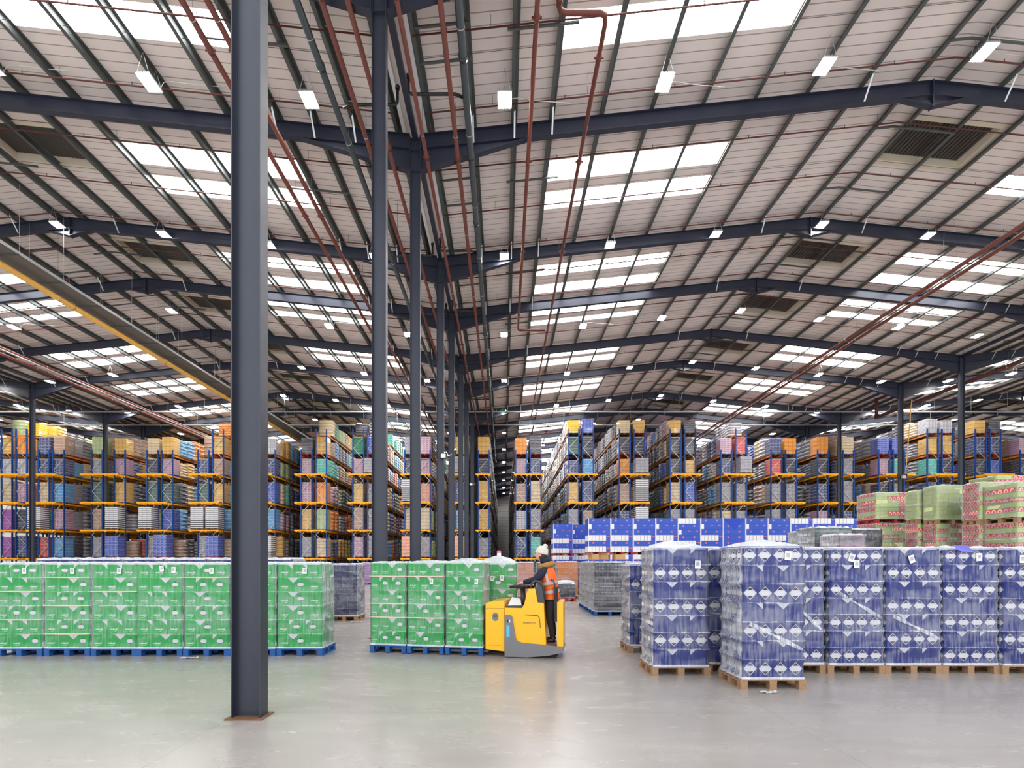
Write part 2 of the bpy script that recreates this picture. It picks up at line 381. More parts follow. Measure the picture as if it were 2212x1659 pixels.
# smoke vents on the slopes beyond each ridge
def vent(x0, x1, y0, y1, label):
    t = thing('louvre_vent', label, 'roof vent', (0, 0, 0), group='roof vents')
    fr = MB(); z = lambda x: rh(x)+LIFT
    for (a, b, c, d) in ((x0-.2, x1+.2, y0-.18, y0), (x0-.2, x1+.2, y1, y1+.18), (x0-.2, x0, y0, y1), (x1, x1+.2, y0, y1)):
        fr.poly([(a, c, z(a)-.03), (b, c, z(b)-.03), (b, d, z(b)-.03), (a, d, z(a)-.03)], M['cream'])
    for yy in (y0, y1): fr.poly([(x0, yy, z(x0)-.03), (x1, yy, z(x1)-.03), (x1, yy, z(x1)+.35), (x0, yy, z(x0)+.35)], M['cream'])
    for xx in (x0, x1): fr.poly([(xx, y0, z(xx)-.03), (xx, y1, z(xx)-.03), (xx, y1, z(xx)+.35), (xx, y0, z(xx)+.35)], M['cream'])
    fr.build('frame', t)
    sl = MB(); nn = 22
    for i in range(nn):
        x = x0+(x1-x0)*(i+.5)/nn; sl.box(x-.055, x+.055, y0+.02, y1-.02, z(x)+.22, z(x)+.25, M['vent'])
    sl.build('louvre', t)
    bk = MB(); bk.poly([(x0, y0, z(x0)+.35), (x1, y0, z(x1)+.35), (x1, y1, z(x1)+.35), (x0, y1, z(x0)+.35)], M['ventdark']); bk.build('backing', t)
for vi, (a, b) in enumerate(VENTS):
    vent(VALX[3]-15.3, VALX[3]-12.3-.0, a, b, 'dark louvred smoke vent in cream frame beyond right ridge, %s from camera' % ORD[vi])
    vent(VALX[2]-15.3, VALX[2]-12.3, a, b, 'dark louvred smoke vent in cream frame right of left ridge, %s from camera' % ORD[vi])
    for vx in (VALX[1], VALX[4]):
        vent(vx-15.3, vx-12.3, a, b, 'dark louvred smoke vent in outermost %s roof bay, %s from camera' % ('left' if vx < 0 else 'right', ORD[vi]))

# steel columns
def column_mesh(bt=0.0):
    b = MB(); m = M['steel']; D = .31; Wf = .17; tf = .014; top = 14.75
    # local: web in x, flanges at x ends running in y
    b.box(-D/2, -D/2+tf, 0, Wf, 0, top, m); b.box(D/2-tf, D/2, 0, Wf, 0, top, m); b.box(-D/2+tf, D/2-tf, Wf/2-.005, Wf/2+.005, 0, top, m)
    for sx in (-1, 1):                       # root fillets
        b.box(min(sx*(D/2-tf), sx*(D/2-tf-.012)), max(sx*(D/2-tf), sx*(D/2-tf-.012)), Wf/2-.014, Wf/2+.014, 0, top, m)
    return b.mesh('shaft')
colm = column_mesh()
bp = MB(); bp.box(-.2, .2, -.05, .22, 0, .012, M['wooddk']); bpm = bp.mesh('grout_pad')
cp = MB()
for zz in (13.66, 14.3): cp.box(-.141, .141, .002, .168, zz, zz+.015, M['steel'])
cpm = cp.mesh('stiffener')
LINE = {1: 'left', 2: 'central', 3: 'right'}
for vi in (1, 2, 3):
    for k, Y in enumerate(PORTAL):
        if vi != 2 and k < 3: continue
        lab = ('dark blue-grey steel column standing in open floor nearest the camera' if (vi == 2 and k == 0) else
               'dark blue-grey steel column in %s line, %s from camera' % (LINE[vi], ORD[k]))
        t = thing('steel_column', lab, 'column', (VALX[vi], Y-.08, 0), group='steel columns in the %s line' % LINE[vi])
        link('shaft', colm, t)
        if k < 3: link('base_plate', bpm, t)
        link('stiffener', cpm, t)

# rafters
def rafter_parts():
    m = M['steelroof']; D = .44; Wf = .19; H = SPAN/2; hl = 3.5; hd = 1.13
    z = lambda d: ZV+SL*min(d, SPAN-d)
    out = {}
    b = MB()
    c = .16                                   # starts at the column face
    b.prism([(c, z(c)), (H, z(H)), (SPAN-c, z(c)), (SPAN-c, z(c)-D), (H, z(H)-D), (c, z(c)-D)], -.006, .006, m)
    for dz in (0, -D):
        b.prism([(c, z(c)+dz), (H, z(H)+dz), (SPAN-c, z(c)+dz), (SPAN-c, z(c)+dz-.014), (H, z(H)+dz-.014), (c, z(c)+dz-.014)], -Wf/2, Wf/2, m)
    out['beam'] = b.mesh('beam')
    for nm, sg in (('haunch_a', 1), ('haunch_b', -1)):
        b = MB(); q = lambda d: d if sg == 1 else SPAN-d
        b.prism([(q(c), z(c)-D), (q(hl), z(hl)-D), (q(c), z(c)-hd)], -.006, .006, m)
        b.prism([(q(c), z(c)-hd+.016), (q(hl), z(hl)-D+.0), (q(hl), z(hl)-D-.016), (q(c), z(c)-hd)], -Wf/2, Wf/2, m)
        b.box(min(q(c), q(c+.02)), max(q(c), q(c+.02)), -Wf/2, Wf/2, z(c)-hd, z(c)+.02, m)
        out[nm] = b.mesh('haunch')
    b = MB(); a = .95; ad = .34
    b.prism([(H-a, z(H-a)-D-.014), (H+a, z(H-a)-D-.014), (H, z(H)-D-ad)], -.006, .006, m)
    b.prism([(H-a, z(H-a)-D-.014), (H, z(H)-D-ad+.016), (H+a, z(H-a)-D-.014), (H, z(H)-D-ad)], -Wf/2, Wf/2, m)
    b.box(H-.018, H+.018, -Wf/2, Wf/2, z(H)-D-ad-.03, z(H)+.02, m)
    out['apex'] = b.mesh('apex_bracket')
    b = MB()
    b.bar((0, 0, 0), (.38, 0, -.52), .05, .006, M['galv']); out['fly'] = b.mesh('fly_brace')
    return out
RP = rafter_parts()
PD = [.5, 1.8, 3.05, 4.2, 5.75, 7.3, 8.9, 10.5, 12.1, 13.75, 15.4]
for v in range(4):
    for k, Y in enumerate(PORTAL):
        if v in (0, 3) and k < 4: continue
        t = thing('roof_beam', 'navy steel pitched roof beam over %s bay, %s from camera' % (BAYN[v], ORD[k]), 'roof beam', (VALX[v], Y, 0), group='pitched roof beams')
        link('beam', RP['beam'], t); link('haunch', RP['haunch_a'], t); link('haunch', RP['haunch_b'], t); link('apex_bracket', RP['apex'], t)
        if k < 10:
            for d in (1.8, 3.05, 4.2, 13.75):
                for s in (0, 1):
                    dd = d if s == 0 else SPAN-d
                    o = link('fly_brace', RP['fly'], t, (dd, -.5, ZV+SL*d+.04)); o.rotation_euler = (0, 0, math.pi/2)
# purlins, running in depth
def zpurlin(name='purlin', h=.2):
    b = MB(); m = M['purlin']
    b.box(-.004, .004, 3, YEND, 0, h, m); b.box(-.1, .004, 3, YEND, 0, .006, m); b.box(-.004, .09, 3, YEND, h-.006, h, m); b.box(-.1, -.095, 3, YEND, 0, .03, m)
    return b.mesh(name)
pm = zpurlin()
SLN = {(0, 0): 'outer slope of far left', (0, 1): 'inner slope of far left', (1, 0): 'left slope of left', (1, 1): 'right slope of left',
       (2, 0): 'left slope of right', (2, 1): 'right slope of right', (3, 0): 'inner slope of far right', (3, 1): 'outer slope of far right'}
for v in range(4):
    for side in (0, 1):
        for i, d in enumerate(PD):
            x = VALX[v]+d if side == 0 else VALX[v+1]-d
            tag(link('roof_purlin', pm, None, (x, 0, rh(x)+.012)), 'long grey steel purlin, %s up from valley, %s roof bay' % (ORD[i], SLN[(v, side)]), 'purlin', 'roof purlins')
for vi in (1, 2, 3):
    b = MB(); x = VALX[vi]; b.box(-.075, .075, 3, YEND, -.12, .06, M['steelroof']); o = b.build('valley_beam', None, (x, 0, ZV-.02))
    tag(o, 'dark square steel beam running along the %s roof valley' % LINE[vi], 'beam')
    b = MB(); b.box(-.385, -.28, 3, YEND-.3, -.1, .0, M['white']); b.box(.28, .385, 3, YEND-.3, -.1, .0, M['white']); b.box(-.3, .3, 3, YEND-.3, -.01, .0, M['liner'])
    o = b.build('valley_gutter', None, (x, 0, ZV+.2)); tag(o, 'white metal gutter lining in the %s roof valley' % LINE[vi], 'gutter')
# tie rods between purlins, mid bay
rod = MB()
for i in range(len(PD)-1): rod.tube([(PD[i], 0, SL*PD[i]), (PD[i+1], 0, SL*PD[i+1])], .007, M['purlin'], 5)
rodm = rod.mesh('tie_rod'); 
rod2 = MB()
for i in range(len(PD)-1): rod2.tube([(-PD[i], 0, SL*PD[i]), (-PD[i+1], 0, SL*PD[i+1])], .007, M['purlin'], 5)
rodm2 = rod2.mesh('tie_rod')
for k in range(1, 9):
    ym = (PORTAL[k]+PORTAL[k+1])/2
    for v in (1, 2):
        tag(link('tie_rod', rodm, None, (VALX[v], ym, ZV+.1)), 'thin steel tie rod crossing purlins, left slope of %s bay, %s from camera' % (BAYN[v], ORD[k-1]), 'tie rod', 'roof tie rods')
        tag(link('tie_rod', rodm2, None, (VALX[v+1], ym, ZV+.1)), 'thin steel tie rod crossing purlins, right slope of %s bay, %s from camera' % (BAYN[v], ORD[k-1]), 'tie rod', 'roof tie rods')
# channel struts fixed under the purlins
for k in range(0, 9):
    y0, y1 = PORTAL[k+0], PORTAL[k+1]
    for j, (xa, xb, yy) in enumerate(((-2.2, -.85, y0+(y1-y0)*.3), (-2.2, -.85, y0+(y1-y0)*.5), (.1, 1.9, y0+(y1-y0)*.36), (-7.9, -5.6, y0+(y1-y0)*.45), (12.6, 15.3, y0+(y1-y0)*.25), (12.6, 15.3, y0+(y1-y0)*.7), (-19.5, -17.2, y0+(y1-y0)*.5), (-23.2, -20.5, y0+(y1-y0)*.35), (-23.2, -20.5, y0+(y1-y0)*.75))):
        b = MB(); za, zb = rh(xa)-.03, rh(xb)-.03
        xm = max(min(xa, xb), min(max(xa, xb), VAL+SPAN/2)); 
        pts = [(xa, yy, za)]
        for ap in (VAL+SPAN/2, VAL-SPAN/2):
            if xa < ap < xb: pts.append((ap, yy, rh(ap)-.03))
        pts.append((xb, yy, zb))
        for q in range(len(pts)-1): b.bar(pts[q], pts[q+1], .05, .05, M['purlin'])
        tag(b.build('channel_strut'), 'short grey channel strut fixed under roof purlins', 'strut', 'short channel struts under the purlins')

# sprinkler branch lines following the slopes
def branch_mesh(v, k):
    b = MB(); c = .45
    pts = [(c, 0, ZV+SL*c-.1), (SPAN/2, 0, ZV+SL*SPAN/2-.1), (SPAN-c, 0, ZV+SL*c-.1)]
    b.tube(pts, .021, M['reddark'], 6); return b.mesh('branch_pipe')
brm = branch_mesh(0, 0)
hb = MB(); hb.tube([(0, 0, 0), (0, 0, .085)], .011, M['reddark'], 6); hb.tube([(0, 0, .085), (0, 0, .1)], .02, M['galv'], 6); hdm = hb.mesh('sprinkler_head')
hw = MB(); hw.tube([(0, 0, 0), (0, 0, .33)], .005, M['purlin'], 4); hgm = hw.mesh('hanger')
y = 12.0; k = 0
while y < 62:
    for v in range(4):
        if v in (0, 3) and y < 26: continue
        yy = y
        for P in PORTAL:
            if abs(yy-P) < .14: yy = P+.16
        t = thing('sprinkler_pipe', 'thin red sprinkler pipe across %s roof bay, %s from camera' % (BAYN[v], ORD[k]), 'sprinkler pipe', (VALX[v], yy, 0), group='sprinkler branch pipes')
        link('pipe', brm, t)
        if y >= 34:
            for q in (2, 5, 8): link('hanger', hgm, t, (3.2*q, 0, ZV+SL*min(3.2*q, SPAN-3.2*q)-.1))
        if y < 34:
            for q in range(10):
                d = 1.3+3.2*q; z = ZV+SL*min(d, SPAN-d)-.09
                link('sprinkler_head', hdm, t, (d, 0, z))
                if q % 2 == 0: link('hanger', hgm, t, (min(d+1.1, SPAN-.6), 0, ZV+SL*min(d+1.1, SPAN-d-1.1)-.1))
    y += 2.07; k += 1

# mains running in depth
def main_pipe(name, x, z, y0, y1, r, m, label, cat='pipe', couplings=3.0, ring='red', extra=None):
    t = thing(name, label, cat, (x, 0, z))
    b = MB(); b.tube([(0, y0, 0), (0, y1, 0)], r, m, 14)
    if extra: extra(b)
    b.build('pipe', t)
    yy = y0+1.1; n = 0
    while yy < min(y1, 40):
        c = MB(); rr = r*1.22
        c.tube([(0, yy-.06, 0), (0, yy+.06, 0)], rr, m, 14)
        if ring == 'red': c.box(-rr-.035, rr+.035, yy-.02, yy+.02, -.02, .02, m)
        c.build('coupling', t)
        yy += couplings; n += 1
    yy = y0+.6
    while yy < min(y1, 40):
        c = MB(); c.tube([(0, yy, r), (0, yy, rh(x)-z)], .006, M['purlin'], 4); c.tube([(0, yy-.012, 0), (0, yy+.012, 0)], r*1.06, M['galv'], 14); c.build('pipe_hanger', t)
        yy += couplings*.97
    return t
ZP = EYE+11.75
main_pipe('red_pipe', -2.28, EYE+12.0, 5, 60, .055, M['red'], 'red sprinkler main just right of the central column line', couplings=4.1)
main_pipe('red_pipe', -1.39, EYE+12.3, 5, 60, .065, M['red'], 'red sprinkler main between central columns and the thick dark pipe', couplings=4.3)
main_pipe('red_pipe', -3.92, EYE+12.1, 5, 60, .062, M['red'], 'red sprinkler main, outer of the two left of the central columns', couplings=4.2)
main_pipe('red_pipe', -3.36, EYE+12.1, 5, 60, .062, M['red'], 'red sprinkler main, inner of the two left of the central columns', couplings=4.0)
main_pipe('red_pipe', -7.1, EYE+12.4, 5, 60, .07, M['red'], 'red sprinkler main passing behind nearest column, left pipe of the pair', couplings=5.6)
main_pipe('red_pipe', -6.54, EYE+12.4, 5, 60, .07, M['red'], 'red sprinkler main passing behind nearest column, right pipe of the pair', couplings=5.6)
main_pipe('red_pipe', 18.6, EYE+12.1, 14, 60, .08, M['red'], 'red main descending across right roof slope, upper of the pair', couplings=6)
main_pipe('red_pipe', 19.15, EYE+12.1, 14, 60, .08, M['red'], 'red main descending across right roof slope, lower of the pair', couplings=6)
main_pipe('red_pipe', -29.4, EYE+12.2, 24, 62, .09, M['red'], 'red main at far left under the roof, lower of the pair', couplings=6)
main_pipe('red_pipe', -28.8, EYE+12.3, 24, 62, .09, M['red'], 'red main at far left under the roof, upper of the pair', couplings=6)
def stub(b): b.tube([(0, 39.8, 0), (0, 39.8, 1.6)], .12, M['reddark'], 12)
main_pipe('red_pipe', 30.7, EYE+11.95, 22, 39.9, .13, M['reddark'], 'thick red main at far right ending in upright stub', couplings=7, extra=stub)
main_pipe('dark_pipe', -4.5, EYE+12.2, 5, 60, .085, M['dpipe'], 'thick dark grey drain pipe left of the second column', couplings=2.9, ring='grey')
main_pipe('dark_pipe', -1.0, EYE+12.45, 5, 60, .095, M['dpipe'], 'thick dark grey drain pipe right of the central columns', couplings=2.9, ring='grey')
# elbowed red pipe right of the aisle
def elbow_pipe(label, pts, r=.062, extra=()):
    t = thing('red_pipe', label, 'pipe'); b = MB(); b.tube(pts, r, M['red'], 14); b.build('pipe', t)
    for p in extra:
        c = MB(); p = Vector(p); c.tube([p-Vector((0, .06, 0)), p+Vector((0, .06, 0))], r*1.25, M['red'], 14); c.box(p.x-r-.06, p.x+r+.06, p.y-.02, p.y+.02, p.z-.02, p.z+.02, M['red']); c.build('coupling', t)
    for yy in np.arange(pts[0][1]+1.5, min(pts[-1][1], 36), 3.4):
        c = MB(); c.tube([(pts[-1][0] if yy > 11.5 else pts[0][0], yy, pts[0][2]+r), (pts[-1][0] if yy > 11.5 else pts[0][0], yy, rh(pts[0][0]))], .006, M['purlin'], 4); c.build('pipe_hanger', t)
zz = EYE+12.85
elbow_pipe('red pipe right of the aisle that turns right at its far elbow', [(.78, 5, zz), (.78, 26.5, zz), (.82, 26.7, zz), (.9, 26.75, zz), (2.3, 26.75, zz)], extra=[(.78, 11.4, zz), (.78, 15.5, zz), (.78, 20, zz)])
elbow_pipe('red pipe with square offset near the top right rooflight', [(1.28, 5, zz), (1.28, 11.15, zz), (1.33, 11.25, zz), (1.45, 11.3, zz), (2.25, 11.3, zz), (2.38, 11.35, zz), (2.42, 11.5, zz), (2.42, 43, zz)], extra=[(1.28, 11.0, zz), (2.42, 12.3, zz), (2.42, 15.5, zz), (2.42, 20, zz), (2.42, 27, zz)])
# black gutter outlets
def outlet(y, sgn, lab):
    b = MB(); x0 = VAL+.06*sgn+(.12*sgn)
    xe = -1.0 if sgn > 0 else -4.5
    z = EYE+12.5; pts = [(x0, y, ZV-.15), (x0, y, z+.08), (x0+.04*sgn, y, z+.02), (x0+.1*sgn, y, z), (xe-.3*sgn, y, z-.0), (xe-.1*sgn, y+.1, z+.02)]
    b.tube(pts, .04, M['black'], 10); b.tube([(x0, y, ZV-.2), (x0, y, ZV-.12)], .062, M['black'], 10)
    tag(b.build('gutter_outlet'), lab, 'drain pipe', 'gutter outlet pipes')
for i, y in enumerate((12.9, 19.4, 24.0, 30.2, 37, 44)):
    outlet(y, 1, 'black elbowed outlet joining right-hand drain pipe, %s from camera' % ORD[i])
    outlet(y+.3, -1, 'black elbowed outlet joining left-hand drain pipe, %s from camera' % ORD[i])
# yellow pipe and cable tray on the left
main_pipe('yellow_pipe', -19.75, EYE+11.72, 15, 62, .13, M['ypipe'], 'ochre yellow pipe running along the wide cable tray at left', couplings=6, ring='grey')
t = thing('cable_tray', 'wide grey cable tray under the left ridge beside yellow pipe', 'cable tray', (-19.2, 0, EYE+12.0))
b = MB(); b.box(-1.1, .3, 14, 70, 0, .02, M['tray']); b.build('tray_bed', t)
b = MB(); b.box(-1.12, -1.09, 14, 70, 0, .12, M['galv']); b.build('side_rail', t)
b = MB(); b.box(.29, .32, 14, 70, 0, .12, M['galv']); b.build('side_rail', t)
for yy in np.arange(15, 60, 1.9):
    b = MB(); b.box(-1.15, .35, yy, yy+.04, -.04, 0, M['purlin'])
    for xx in (-1.14, .34): b.tube([(xx, yy+.02, -.02), (xx, yy+.02, rh(-19.2+xx)-EYE-12.0)], .006, M['wire'], 4)
    b.build('support', t)
t2 = main_pipe('grey_conduit', -27.6, EYE+11.7, 22, 48, .04, M['galv'], 'slim galvanised conduit beside far left red mains', couplings=5, ring='grey')
for i, (yy, h) in enumerate(((41.0, 12.75), (44.9, 12.75))):
    t = thing('cable_trunking', '%s pale horizontal trunking hung across the hall above the racks' % ('upper' if i == 0 else 'lower'), 'trunking')
    b = MB(); b.box(-46, 46, yy, yy+.1, EYE+h, EYE+h+.1, M['galv']); b.build('trunking', t)
    for xx in np.arange(-44, 46, 3.1):
        if rh(xx) > EYE+h+.3:
            b = MB(); b.tube([(xx, yy+.05, EYE+h+.1), (xx, yy+.05, rh(xx)+.01)], .008, M['wire'], 4); b.build('hanger', t)

# lamps
lb = MB(); lb.box(-.2, .2, -.27, .27, .02, .05, M['galv'])
for i in range(4): lb.box(-.185+i*.0975, -.115+i*.0975, -.25, .25, .05, .1, M['galv'])
lampbody = lb.mesh('housing')
ll = MB()
for i in range(4): ll.box(-.175+i*.0925, -.105+i*.0925, -.225, .225, .0, .02, M['lamp'])
lamplens = ll.mesh('lens')
lw_ = MB()
for sy in (0.25,):
    for sx in (-.17, .17): lw_.tube([(sx, sy, .05), (0, sy, .655)], .006, M['wire'], 4)
lampwire = lw_.mesh('suspension_wire')
lc = MB(); lc.tube([(.1, .26, .08), (.2, .3, .35), (.4, .35, .42), (1.0, .4, .38), (1.9, .45, .36)], .01, M['wire'], 5); lampcab = lc.mesh('power_cable')
RY = [13.6+7.0*i for i in range(12)]
for ri, Y in enumerate(RY):
    for v in range(4):
        for j in range(7):
            d = 2.75+4.5*j
            x = VALX[v]+d if v >= 2 else VALX[v+1]-d
            px = VX+x/Y*FPX
            if px < -60 or px > 2270: continue
            t = thing('hanging_lamp', 'LED lamp, %s roof bay, %s row from camera, %s from its inner valley' % (
                BAYN[v], ORD[ri], ORD[j]), 'lamp', (x, Y, rh(x)+LIFT-.66), group='hanging high bay lamps')
            link('housing', lampbody, t); link('lens', lamplens, t); link('suspension_wire', lampwire, t); link('suspension_wire', lampwire, t, (0, 0, 0), math.pi)
            if ri < 3: link('power_cable', lampcab, t)
# small fittings
def flood(x, y, z, lab):
    t = thing('floodlight', lab, 'floodlight', (x, y, z))
    b = MB(); b.box(-.14, .14, -.08, 0, -.12, .14, M['black']); b.build('housing', t)
    b = MB(); b.box(-.1, .1, -.085, -.08, -.08, .09, M['paper']); b.build('glass', t)
    b = MB(); b.bar((.14, .02, 0), (.34, .1, .1), .03, .03, M['galv']); b.build('bracket', t)
flood(-2.58, 20.715, EYE+(1215-983)/FPX*20.5, 'small black floodlight fixed on a central column at rack height')
flood(-2.8, 41.815, EYE+(1215-1045)/FPX*41.4, 'small black floodlight on the farthest visible central column')
t = thing('camera_box', 'small dark camera box clamped to the right column above racks', 'camera', (29.08, 35.27, EYE+(1215-1027)/FPX*35.1))
b = MB(); b.box(-.35, .35, -.05, .02, -.08, .14, M['black']); b.box(-.12, .12, -.2, -.05, -.2, .0, M['galv']); b.build('housing', t)
b = MB(); b.tube([(.2, -.02, .1), (.35, 0, 1.2), (.5, 0, 3.2), (.7, 0, 5.6)], .03, M['ypipe'], 6); b.build('cable', t)
b = MB(); b.box(-.22, .22, 0, .04, -.12, .12, M['green_sign']); b.box(-.22, .22, -.001, 0, -.12, -.06, M['white'])
tag(b.build('exit_sign', None, (PX(1086, 41), 40.96, EYE+12.85)), 'small green and white exit sign on trunking above the aisle', 'sign')
# ------------------------------------------------------------------ pallets and cartons
def pallet_mesh(w, d, m, h=.13):
    b = MB(); bt = .018
    nb = max(4, int(w/.16))
    for i in range(5):                        # top boards run along x
        y = i*(d-.09)/4; b.box(0, w, y, y+.09, h-bt, h, m)
    for x in (0, w/2-.05, w-.1):
        b.box(x, x+.1, 0, d, h-2*bt, h-bt, m)  # stringers
        for y in (0, d/2-.05, d-.1): b.box(x+.004, x+.096, y, y+.1, bt, h-2*bt, m)
        b.box(x, x+.1, 0, d, 0, bt, m)
    return b.mesh('pallet')
PALM = {}
def get_pallet(w, d, k, h=.13):
    key = (round(w, 3), round(d, 3), k, h)
    if key not in PALM: PALM[key] = pallet_mesh(w, d, M[k], h)
    return PALM[key]

E = .0015
class Face:
    """maps (u,v) onto a carton face; side: 'f' front (-y), 'l' left (-x), 'r' right (+x)"""
    def __init__(s, b, side, w, d): s.b, s.side, s.w, s.d = b, side, w, d
    def P(s, u, v, e):
        if s.side == 'f': return (u, -e, v)
        if s.side == 'l': return (-e, s.d-u, v)
        return (s.w+e, u, v)
    def poly(s, pts, m, e=E): s.b.poly([s.P(u, v, e) for u, v in pts], m)
    def ribbon(s, pts, wd, m, e=E):
        for i in range(len(pts)-1):
            (a, b), (c, d) = pts[i], pts[i+1]; L = math.hypot(c-a, d-b) or 1; nx, ny = -(d-b)/L*wd/2, (c-a)/L*wd/2
            s.poly([(a+nx, b+ny), (a-nx, b-ny), (c-nx, d-ny), (c+nx, d+ny)], m, e)
def diamond(F, cx, cz, r, ink, outline=True):
    if outline:
        pts = [(cx-r, cz), (cx, cz-r), (cx+r, cz), (cx, cz+r), (cx-r, cz)]
        F.ribbon(pts, r*.09, M['white'])
    k = r*.93; h = k*.47
    F.poly([(cx-k, cz), (cx-k+h, cz-h), (cx+k-h, cz-h), (cx+k, cz), (cx+k-h, cz+h), (cx-k+h, cz+h)], M['white'], E*1.2)
    for s in (1, -1): F.poly([(cx-k+h+.002, cz+s*(h+.004)), (cx, cz+s*(k-.004)), (cx+k-h-.002, cz+s*(h+.004))][::s], ink, E*1.2)
def script(F, x, z, s, m):
    pts = [(0, .3), (.08, .75), (.14, .35), (.2, .8), (.27, .3), (.33, .62), (.38, .3), (.43, .95), (.47, .25), (.54, .7), (.6, .3), (.66, .62), (.7, .3), (.76, .9), (.8, .35), (.88, .8), (.9, .35), (1.0, .95)]
    F.ribbon([(x+u*s, z+v*s*.36) for u, v in pts], s*.06, m)
    F.ribbon([(x+.95*s, z+.3*s*.9), (x+.9*s, z+.05*s), (x+.72*s, z-.1*s), (x+.6*s, z+.02*s)], s*.045, m)
    F.ribbon([(x+.08*s, z-.12*s), (x+.6*s, z-.12*s)], s*.02, m)
def tri(F, x, h, r, part, m):
    t = h-.004
    if part == 'full': F.poly([(x-r, t), (x, t-r*.95), (x+r, t)], m)
    elif part == 'left': F.poly([(x-r, t), (x, t-r*.95), (x, t)], m)   # left half, upright edge at right
    else: F.poly([(x, t), (x, t-r*.95), (x+r, t)], m)
def carton_mesh(w, d, h, m, marks=(), sidemark=None, ink=None):
    b = MB(); g = .0012
    b.box(g, w-g, g, d-g, 0, h-.002, m)
    F = Face(b, 'f', w, d)
    b.ribbon = None
    for mk in marks:
        if mk[0] == 'dia': diamond(F, mk[1], mk[2], mk[3], ink)
        elif mk[0] == 'gdia': diamond(F, mk[1], mk[2], mk[3], ink, False)
        elif mk[0] == 'txt': script(F, mk[1], mk[2], mk[3], M['white'])
        elif mk[0] == 'tri': tri(F, mk[1], h, mk[2], mk[3], M['white'])
        elif mk[0] == 'rect': F.poly([(mk[1], mk[2]), (mk[3], mk[2]), (mk[3], mk[4]), (mk[1], mk[4])], mk[5])
    if sidemark:
        for sd in ('l', 'r'): 
            G = Face(b, sd, w, d)
            for q in (.25, .75): diamond(G, d*q, h*.5, .07, ink)
    return b.mesh('carton')
def film_mesh(w, d, z0, z1, nl, seed, side_puff=.03, m='film', top='filmtop', skirt=True, puff=.0, diag=None, edgep=.75, milky=True):
    rnd = random.Random(seed); b = MB(); H = (z1-z0)/nl
    # perimeter samples
    per = []; nx, ny = 14, 9
    for i in range(nx): per.append((w*i/nx, 0, 0, -1))
    for i in range(ny): per.append((w, d*i/ny, 1, 0))
    for i in range(nx): per.append((w-w*i/nx, d, 0, 1))
    for i in range(ny): per.append((0, d-d*i/ny, -1, 0))
    n = len(per); zs = []
    for l in range(nl):
        for q in (0, .03, .25, .5, .75, .965): zs.append((z0+H*(l+q), q))
    zs.append((z1, 0))
    base = len(b.v); k = b.mi(M[m])
    ph = [rnd.uniform(0, 6) for _ in range(4)]
    for zi, (z, q) in enumerate(zs):
        edge = max(0, 1-min(q, 1-q)/.14)
        for (x, y, nx_, ny_) in per:
            side = side_puff if nx_ else .008
            o = .005+edge*side*(.8+.4*rnd.random())+.003*math.sin(9*x+7*y+4*z+ph[0])+rnd.uniform(0, .002)
            if nx_ == 0 and ny_ == -1: o = max(o, .006)
            cx = .5 if w else 0
            ox, oy = nx_*o, ny_*o
            if x in (0, w) and y in (0, d): ox = (-1 if x == 0 else 1)*o*.8; oy = (-1 if y == 0 else 1)*.006
            b.v.append((x+ox, y+oy, z))
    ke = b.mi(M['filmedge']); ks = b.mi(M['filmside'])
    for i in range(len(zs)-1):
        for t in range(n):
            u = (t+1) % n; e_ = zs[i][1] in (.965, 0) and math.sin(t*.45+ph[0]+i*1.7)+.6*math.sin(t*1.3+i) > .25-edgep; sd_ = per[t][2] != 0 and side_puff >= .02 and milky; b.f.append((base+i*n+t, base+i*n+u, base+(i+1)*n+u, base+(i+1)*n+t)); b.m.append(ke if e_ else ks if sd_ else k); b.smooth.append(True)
    if diag:
        zA, zB = z0+(z1-z0)*diag[0], z0+(z1-z0)*diag[1]; g = 16; base = len(b.v)
        for i in range(g+1):
            q = i/g; x = w*(diag[2]+(diag[3]-diag[2])*q); z = zA+(zB-zA)*q; wd = .012+.02*abs(math.sin(q*5+1))
            b.v.append((x, -.016, z-wd)); b.v.append((x+.01, -.019, z)); b.v.append((x, -.016, z+wd))
        for i in range(g):
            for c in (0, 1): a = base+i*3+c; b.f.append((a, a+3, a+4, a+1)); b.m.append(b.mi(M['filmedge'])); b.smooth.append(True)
    if top:
        g = 14; base = len(b.v); k = b.mi(M[top])
        hs = [[0]*(g+1) for _ in range(g+1)]
        for i in range(g+1):
            for j in range(g+1):
                e = min(i, g-i, j, g-j); z = z1+.006+(.0 if e == 0 else rnd.uniform(.004, .02)+.012*math.sin(i*1.3+ph[1])*math.cos(j*1.1+ph[2])+puff*math.sin(math.pi*i/g)*math.sin(math.pi*j/g))
                b.v.append((-.012+(w+.024)*i/g, -.012+(d+.024)*j/g, max(z, z1+.004)-(.03 if e == 0 else 0)))
        for i in range(g):
            for j in range(g):
                a = base+i*(g+1)+j; b.f.append((a, a+g+1, a+g+2, a+1)); b.m.append(k); b.smooth.append(True)
    if skirt:
        for (x0, x1, y0, y1) in ((-.012, w+.012, -.014, -.008), (-.014, -.008, -.01, d+.01), (w+.008, w+.014, -.01, d+.01)):
            b.box(x0, x1, y0, y1, z0-.012, z0+.018, M[top or m])
    return b.mesh('stretch_wrap')
def barcode_label():
    b = MB(); w, h = .072, .1
    b.box(-w/2, w/2, -.001, 0, -h/2, h/2, M['paper'])
    for i in range(7): b.box(-w*.3, w*.3, -.0015, -.001, -.018+i*.007, -.018+i*.007+.0035, M['blank'])
    b.box(-w*.3, w*.3, -.0015, -.001, .038, .041, M['inkg'])
    return b.mesh('barcode_label')
BCL = barcode_label()
